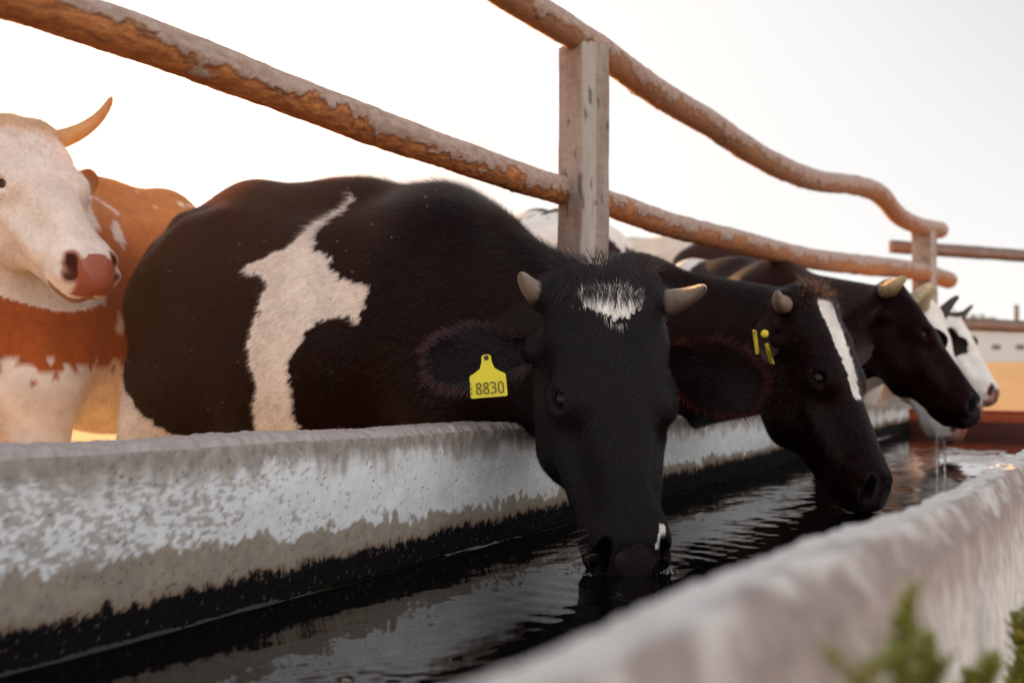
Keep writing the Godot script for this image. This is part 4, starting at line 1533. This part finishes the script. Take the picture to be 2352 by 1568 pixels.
	for j in 2:
		var x := 2152.0 if j == 0 else 2170.0
		var y0 := 988.0 if j == 0 else 1012.0
		var y1 := 1128.0 if j == 0 else 1118.0
		var first := drip.v.size()
		for i in 40:
			var t := i / 39.0
			var c := at(x + 3.0 * t, lerpf(y0, y1, t), 3.05)
			var r := 0.0028 * (1.0 + 0.7 * sin(t * 40.0 + j * 2.0)) * (1.2 - 0.4 * t) + 0.0007
			for k in 8:
				var a := TAU * k / 8.0
				var nn := Vector3(cos(a), 0, sin(a))
				drip.add(c + nn * r, nn)
		drip.grid(40, 8, first, true)
	single("water_drip", drip, clear, "thin strands of water falling from the dripping cow's lips", "water drip", at(2152, 1128, 3.05))

func clear_water() -> StandardMaterial3D:
	var m := mat(Color(1, 1, 1, 0.08), 0.02, false)
	m.transparency = BaseMaterial3D.TRANSPARENCY_ALPHA
	m.refraction_enabled = true
	m.refraction_scale = 0.033
	return m

func forelock(o: Node3D, head: Transform3D, hs: float) -> void:
	var b := Buf.new()
	var n := head.basis.y
	var clump := []
	for i in 26:
		clump.append([(rng.randf() - 0.5) * 0.17, (rng.randf() - 0.5) * 1.3, 0.6 + 0.8 * rng.randf()])
	for i in 1500:
		var cl: Array = clump[i % clump.size()]
		var z: float = cl[0] + (rng.randf() - 0.5) * 0.024
		var x := -0.035 + rng.randf() * 0.05
		var p := head * (Vector3(x, 0.006 - 1.2 * z * z, z) * hs)
		var d := head.basis * Vector3(0.65 + rng.randf() * 0.4, 0.40 + 0.4 * rng.randf(), z * 5.0 + cl[1] + (rng.randf() - 0.5) * 0.25)
		var l: float = (0.030 + 0.026 * rng.randf()) * (1.0 - 3.0 * absf(z)) * cl[2]
		var g := 0.6 + 0.9 * rng.randf()
		lock(b, p, d, n, l, 0.0016 + 0.0012 * rng.randf(), head.basis * Vector3(0.9, -0.75, z * 3.0), Color(0.014, 0.009, 0.009) * g, Color(0.030, 0.016, 0.014) * g)
	# hairs standing up against the light on top of the poll
	for i in 260:
		var z := (rng.randf() - 0.5) * 0.2
		var p := head * (Vector3(-0.03 - 0.02 * rng.randf(), -0.01 - 1.0 * z * z, z) * hs)
		var d := head.basis * Vector3(-0.7, 0.5 * rng.randf(), z * 6.0 + (rng.randf() - 0.5))
		lock(b, p, d, n, 0.018 + 0.024 * rng.randf(), 0.0014, head.basis * Vector3(0.3, 0, z * 4.0), Color(0.014, 0.009, 0.009), Color(0.05, 0.022, 0.018))
	# the white star's longer hairs
	for i in 1500:
		var z := (rng.randf() + rng.randf() - 1.0) * 0.072 + 0.003
		var x := 0.008 + rng.randf() * (0.064 - 0.60 * absf(z)) + 0.01 * rng.randf()
		var p := head * (Vector3(x, 0.002 - 1.3 * z * z, z) * hs)
		var d := head.basis * Vector3(1.0, 0.16 + 0.2 * rng.randf(), z * 6.0 + (rng.randf() - 0.5) * 0.35)
		var g := 0.75 + 0.35 * rng.randf()
		lock(b, p, d, n, 0.014 + 0.016 * rng.randf(), 0.0013, head.basis * Vector3(0.5, -0.3, 0), Color(0.62, 0.55, 0.46) * g, Color(0.78, 0.72, 0.62) * g)
	part("forelock", b, fur_mat, o).set_meta("kind", "stuff")
	# whiskers round the muzzle
	var w := Buf.new()
	for i in 46:
		var s := -1.0 if i % 2 else 1.0
		var p := head * (Vector3(0.43 + 0.04 * rng.randf(), -0.05 - 0.06 * rng.randf(), s * (0.045 + 0.03 * rng.randf())) * hs)
		var d := head.basis * Vector3(0.5 * (rng.randf() - 0.3), 0.5 * rng.randf(), s * (0.6 + rng.randf()))
		lock(w, p, d, n, 0.03 + 0.03 * rng.randf(), 0.0005, Vector3.DOWN * 0.6, Color(0.10, 0.08, 0.07), Color(0.4, 0.34, 0.28))
	part("whiskers", w, fur_mat, o).set_meta("kind", "stuff")

func tuft(o: Node3D, head: Transform3D, hs: float, count: int, c0: Color, c1: Color, l: float) -> void:
	var b := Buf.new()
	for i in count * 6:
		var z := (rng.randf() - 0.5) * 0.15
		var p := head * (Vector3(-0.03 + 0.05 * rng.randf(), 0.0 - 1.5 * z * z, z) * hs)
		var d := head.basis * Vector3((rng.randf() - 0.6) * 1.2, 0.5 * rng.randf(), z * 5.0 + (rng.randf() - 0.5))
		lock(b, p, d, head.basis.y, l * (0.4 + 0.7 * rng.randf()), 0.0018, head.basis * Vector3(0.6, -0.4, 0), c0, c1 if z > -0.02 else c0)  # bright tips paint the low sun shining through the tuft
	part("forelock", b, fur_mat, o).set_meta("kind", "stuff")

# a yellow livestock tag hanging from the ear: narrow neck, flared plate, printed number
func ear_tag(o: Node3D, top: Vector3, facing: Vector3, size: float, printed: bool) -> void:
	var z := facing.normalized()
	var y := (Vector3.UP.rotated(z, deg_to_rad(4.5)))
	y = (y - z * y.dot(z)).normalized()
	var x := y.cross(z)
	var k := 0.070 / 92.0
	var outline := [Vector2(-11, 6), Vector2(-6, 10), Vector2(6, 10), Vector2(11, 6), Vector2(12, -8), Vector2(17, -22), Vector2(30, -31), Vector2(40, -36), Vector2(42, -40), Vector2(43, -86), Vector2(40, -89), Vector2(-40, -89), Vector2(-43, -86), Vector2(-42, -40), Vector2(-40, -36), Vector2(-30, -31), Vector2(-17, -22), Vector2(-12, -8)]
	var flat := PackedVector2Array(outline)
	var tris := Geometry2D.triangulate_polygon(flat)
	var b := Buf.new()
	for side in 2:
		var first := b.v.size()
		for q in flat:
			var bend := -0.00006 * (q.x * k * 1000.0) * (q.x * k * 1000.0) * 0.04
			b.add(top + x * (q.x * k) + y * (q.y * k) + z * (0.0009 * (1 if side == 0 else -1) + bend), z * (1 if side == 0 else -1), Color(0.80, 0.66, 0.012))
		for i in range(0, tris.size(), 3):
			b.tri(first + tris[i], first + tris[i + 1], first + tris[i + 2])
	var m := flat.size()
	for i in m:
		var j := (i + 1) % m
		var nn := (b.v[i] - top).normalized()
		var f := b.v.size()
		for q in [i, j, j + m, i + m]:
			b.add(b.v[q], nn, Color(0.7, 0.55, 0.01))
		b.quad(f, f + 1, f + 2, f + 3)
	var plastic := mat(Color.WHITE, 0.42)
	plastic.backlight_enabled = true
	plastic.backlight = Color(0.3, 0.3, 0.1)
	var tag := part("ear_tag", b, plastic, o, "yellow plastic ear tag printed 8830")
	var stud := ball(top + z * 0.002 + y * 0.002, 0.0045, Color(0.05, 0.035, 0.01), Vector3(1, 1, 0.6))
	part("stud", stud, mat(Color.WHITE, 0.5), tag)
	if printed:
		var font := SystemFont.new()
		font.font_names = PackedStringArray(["Droid Sans"])
		font.font_weight = 500
		var ink := mat(Color(0.36, 0.31, 0.10), 0.7, false)
		var tm := TextMesh.new()
		tm.text = "8830"
		tm.font = font
		tm.font_size = 64
		tm.pixel_size = 0.0265 * 0.92 / 64.0
		tm.depth = 0.0003
		tm.curve_step = 1.0
		var lm := MeshInstance3D.new()
		lm.name = "lettering"
		lm.mesh = tm
		lm.material_override = ink
		lm.transform = Transform3D(Basis(x * 0.97, y * 1.20, z), top - o.position + y * (-68.0 * k) + x * (3.0 * k) + z * 0.0012)
		tag.add_child(lm, true)
		var strip := Buf.new()
		# the cut-off edge of a character before the number
		for q in [[-42.5, -56.0], [-40.5, -66.5], [-41.0, -77.0]]:
			var f := strip.v.size()
			for e in [Vector2(-0.3, -4), Vector2(2.4, -3.2), Vector2(2.4, 3.2), Vector2(-0.3, 4)]:
				strip.add(top + x * ((q[0] + e.x) * k) + y * ((q[1] + e.y) * k) + z * 0.0012, z, Color(0.22, 0.17, 0.03))
			strip.quad(f, f + 1, f + 2, f + 3)
		part("lettering", strip, mat(Color.WHITE, 0.7), tag)

func tag_on_edge(o: Node3D, a: Vector3, z: Vector3) -> void:
	var b := Buf.new()
	var d := z - a
	var out := Vector3(-0.20, 0.02, 1.0).normalized()
	var s := d.cross(out).normalized()
	var deep := s.cross(d.normalized())
	var first := 0
	for q in [[-1, -1], [1, -1], [1, 1], [-1, 1]]:
		for e in [a, z]:
			b.add(e + s * (0.003 * q[0]) + deep * (0.028 * q[1]), (s * q[0] * 1.0).normalized(), Color(0.80, 0.62, 0.012))
	for k in 4:
		b.quad(k * 2, k * 2 + 1, ((k + 1) % 4) * 2 + 1, ((k + 1) % 4) * 2)
	b.quad(0, 2, 4, 6)
	b.quad(1, 3, 5, 7)
	part("ear_tag", b, mat(Color.WHITE, 0.45), o)

# ------------------------------------------------------------------ weeds in front of the trough
func plants() -> void:
	var leaf := mat(Color.WHITE, 0.6)
	leaf.backlight_enabled = true
	leaf.backlight = Color(0.8, 0.8, 0.8)
	var stems := [
		[2078, 1345, 2010, 1640, 0.44, "tallest green weed growing against the outer face of the trough"],
		[2128, 1468, 2105, 1650, 0.49, "shorter green weed to the right of the tallest one"],
		[1985, 1455, 1990, 1660, 0.39, "bushy dark weed crowding the foot of the tallest one"],
		[2250, 1520, 2255, 1680, 0.62, "low weed with yellow tips between the taller ones"],
		[2365, 1400, 2330, 1680, 0.85, "yellowing weed at the edge of the view by the trough wall"],
	]
	for st in stems:
		var tip := at(st[0], st[1], st[4])
		var low := at(st[2], st[3], st[4])
		var foot := low + (low - tip) * ((low.y - 0.0) / maxf(tip.y - low.y, 0.01))
		foot.x = low.x + 0.02
		foot.z = low.z
		foot.y = 0.0
		var o := thing("weed", st[5], "weed", foot, "weeds along the trough wall")
		var sb := Buf.new()
		var lb := Buf.new()
		for branch in 7:
			var t0 := 0.0 if branch == 0 else 0.25 + 0.09 * branch
			var a := foot.lerp(low, 0.9).lerp(tip, t0) if branch else foot
			var z := tip if branch == 0 else a + (tip - low) * 0.35 + Vector3(rng.randf() - 0.5, 0.2 * rng.randf(), (rng.randf() - 0.5)) * 0.03
			var n := 30 if branch == 0 else 10
			var first := sb.v.size()
			for i in n + 1:
				var p := a.lerp(z, i / float(n)) + Vector3(0.004 * sin(i * 0.7), 0, 0.003 * cos(i * 0.9))
				for k in 5:
					var ang := TAU * k / 5.0
					var nn := Vector3(cos(ang), 0, sin(ang))
					sb.add(p + nn * 0.0008 * (1.2 - i / float(n)), nn, Color(0.10, 0.09, 0.025))
			sb.grid(n + 1, 5, first, true)
			var leaves := 95 if branch == 0 else 36
			for i in leaves:
				var t := (0.35 + 0.65 * i / leaves) if branch == 0 else i / float(leaves)
				var p: Vector3 = a.lerp(z, t)
				var ang := i * 2.4
				var d := Vector3(cos(ang), 0.5 + 0.5 * rng.randf(), sin(ang)).normalized()
				var l: float = (0.017 + 0.012 * rng.randf()) * (1.15 - 0.5 * t) * st[4]
				var s := d.cross(Vector3.UP).normalized() * l * 0.22
				var nn := d.cross(s).normalized()
				if nn.y < 0.0: nn = -nn
				var g := rng.randf()
				var c := Color(0.24, 0.27, 0.05).lerp(Color(0.52, 0.43, 0.08), g * g)
				var f := lb.v.size()
				lb.add(p, nn, c)
				lb.add(p + d * l * 0.5 + s, nn, c)
				lb.add(p + d * l, nn, c)
				lb.add(p + d * l * 0.5 - s, nn, c)
				lb.quad(f, f + 1, f + 2, f + 3)
		part("stem", sb, leaf, o)
		part("leaves", lb, leaf, o).set_meta("kind", "stuff")

# ------------------------------------------------------------------ far things
func block(b: Buf, lo: Vector3, hi: Vector3, c: Color) -> void:
	for ax in 3:
		for s in 2:
			var n := Vector3.ZERO
			n[ax] = 1.0 if s else -1.0
			var f := b.v.size()
			for q in 4:
				var p := Vector3.ZERO
				p[ax] = hi[ax] if s else lo[ax]
				p[(ax + 1) % 3] = hi[(ax + 1) % 3] if q in [1, 2] else lo[(ax + 1) % 3]
				p[(ax + 2) % 3] = hi[(ax + 2) % 3] if q in [2, 3] else lo[(ax + 2) % 3]
				b.add(p, n, c)
			b.quad(f, f + 1, f + 2, f + 3)

func background() -> void:
	# fog standing in for the golden glow and flare of the low sun
	var glow_fog := FogVolume.new()
	glow_fog.name = "glow_haze"
	glow_fog.shape = RenderingServer.FOG_VOLUME_SHAPE_ELLIPSOID
	glow_fog.size = Vector3(2.5, 1.5, 1.9)
	glow_fog.position = Vector3(-1.2, 1.15, -2.6)
	var dm := FogMaterial.new()
	dm.albedo = Color(1.0, 0.66, 0.44)
	dm.density = 0.17
	glow_fog.material = dm
	add_child(glow_fog)
	glow_fog.set_meta("kind", "stuff")
	glow_fog.set_meta("label", "golden fog standing in for the sun glow around the black rump")
	var plain := mat(Color.WHITE, 0.9)
	var d := 56.0
	var west := at(2190, 832, d)
	var gy := ground_height(west.x, west.z)
	var base := Vector3(west.x + 6.0, gy, west.z)
	var barn := thing("barn", "long low white barn beyond the yard with a row of small windows", "barn", base)
	var wall := Buf.new()
	var top := at(2190, 752, d).y
	block(wall, Vector3(west.x, gy - 0.3, west.z - 7.0), Vector3(west.x + 26.0, top, west.z), Color(0.74, 0.69, 0.63))
	part("wall", wall, plain, barn)
	var roof := Buf.new()
	var e0 := Vector3(west.x - 0.4, top + 0.002, west.z + 0.4)
	var f0 := roof.v.size()
	for q in [Vector3(0, 0, 0), Vector3(27, 0, 0), Vector3(27, 0.5, -4.2), Vector3(0, 0.5, -4.2), Vector3(0, 0, -8.4), Vector3(27, 0, -8.4)]:
		roof.add(e0 + q, Vector3.UP, Color(0.42, 0.30, 0.22))
	roof.quad(f0, f0 + 1, f0 + 2, f0 + 3)
	roof.quad(f0 + 3, f0 + 2, f0 + 5, f0 + 4)
	part("roof", roof, plain, barn)
	for i in 9:
		var w := Buf.new()
		var c := at(2290 + i * 55, 797, d)
		block(w, Vector3(c.x - 0.24, c.y - 0.13, west.z - 0.02), Vector3(c.x + 0.24, c.y + 0.13, west.z + 0.02), Color(0.20, 0.11, 0.05))
		part("window", w, plain, barn)
	# trees beyond the barn
	var leaf := mat(Color.WHITE, 0.7)
	leaf.backlight_enabled = true
	leaf.backlight = Color(0.7, 0.7, 0.7)
	var k := 0
	for q in [[2205, 728, 92.0, "rounded far tree just beside the raised horned head"], [2242, 720, 98.0, "broad far tree showing over the board behind the raised head"], [2285, 726, 95.0, "low far tree between the broad tree and the utility pole"], [2420, 722, 96.0, "far tree past the utility pole"]]:
		var c := at(q[0], q[1], q[2])
		var y0 := ground_height(c.x, c.z)
		var o := thing("tree", q[3], "tree", Vector3(c.x, y0, c.z), "far trees behind the barn")
		var tb := Buf.new()
		var h := c.y - y0
		for i in 9:
			for j in 8:
				var a := TAU * j / 8.0
				tb.add(Vector3(c.x + cos(a) * 0.22 * (1.1 - i / 9.0), y0 + h * 0.8 * i / 8.0 - 0.1, c.z + sin(a) * 0.22 * (1.1 - i / 9.0)), Vector3(cos(a), 0, sin(a)), Color(0.10, 0.07, 0.045))
		tb.grid(9, 8, 0, true)
		part("trunk", tb, plain, o)
		var lb := Buf.new()
		for i in 900:
			var v := Vector3(rng.randf() - 0.5, rng.randf() - 0.5, rng.randf() - 0.5) * 2.0
			if v.length() > 1.0 or noise_a.get_noise_3dv(v * 1.6 + Vector3.ONE * k * 7.0) < -0.12: continue
			var p := Vector3(c.x, y0 + h * 0.60, c.z) + v * Vector3(1.7, h * 0.40, 1.6)
			var s := Vector3(rng.randf() - 0.5, rng.randf() - 0.5, rng.randf() - 0.5).normalized() * 0.22
			var t := s.cross(Vector3(rng.randf() - 0.5, 1, rng.randf() - 0.5)).normalized() * 0.17
			var nn := s.cross(t).normalized()
			var f := lb.v.size()
			var col := Color(0.10, 0.095, 0.03) * (0.7 + 0.6 * rng.randf())
			lb.add(p - s, nn, col)
			lb.add(p + t, nn, col)
			lb.add(p + s, nn, col)
			lb.add(p - t, nn, col)
			lb.quad(f, f + 1, f + 2, f + 3)
		part("crown", lb, leaf, o).set_meta("kind", "stuff")
		k += 1
	var pc := at(2336, 700, 94.0)
	var py := ground_height(pc.x, pc.z)
	var pb := Buf.new()
	for i in 6:
		for j in 8:
			var a := TAU * j / 8.0
			pb.add(Vector3(pc.x + cos(a) * 0.22, lerpf(py - 0.1, pc.y, i / 5.0), pc.z + sin(a) * 0.22), Vector3(cos(a), 0, sin(a)), Color(0.2, 0.15, 0.11))
	pb.grid(6, 8, 0, true)
	single("utility_pole", pb, plain, "lone utility pole beyond the barn", "utility pole", Vector3(pc.x, py, pc.z))
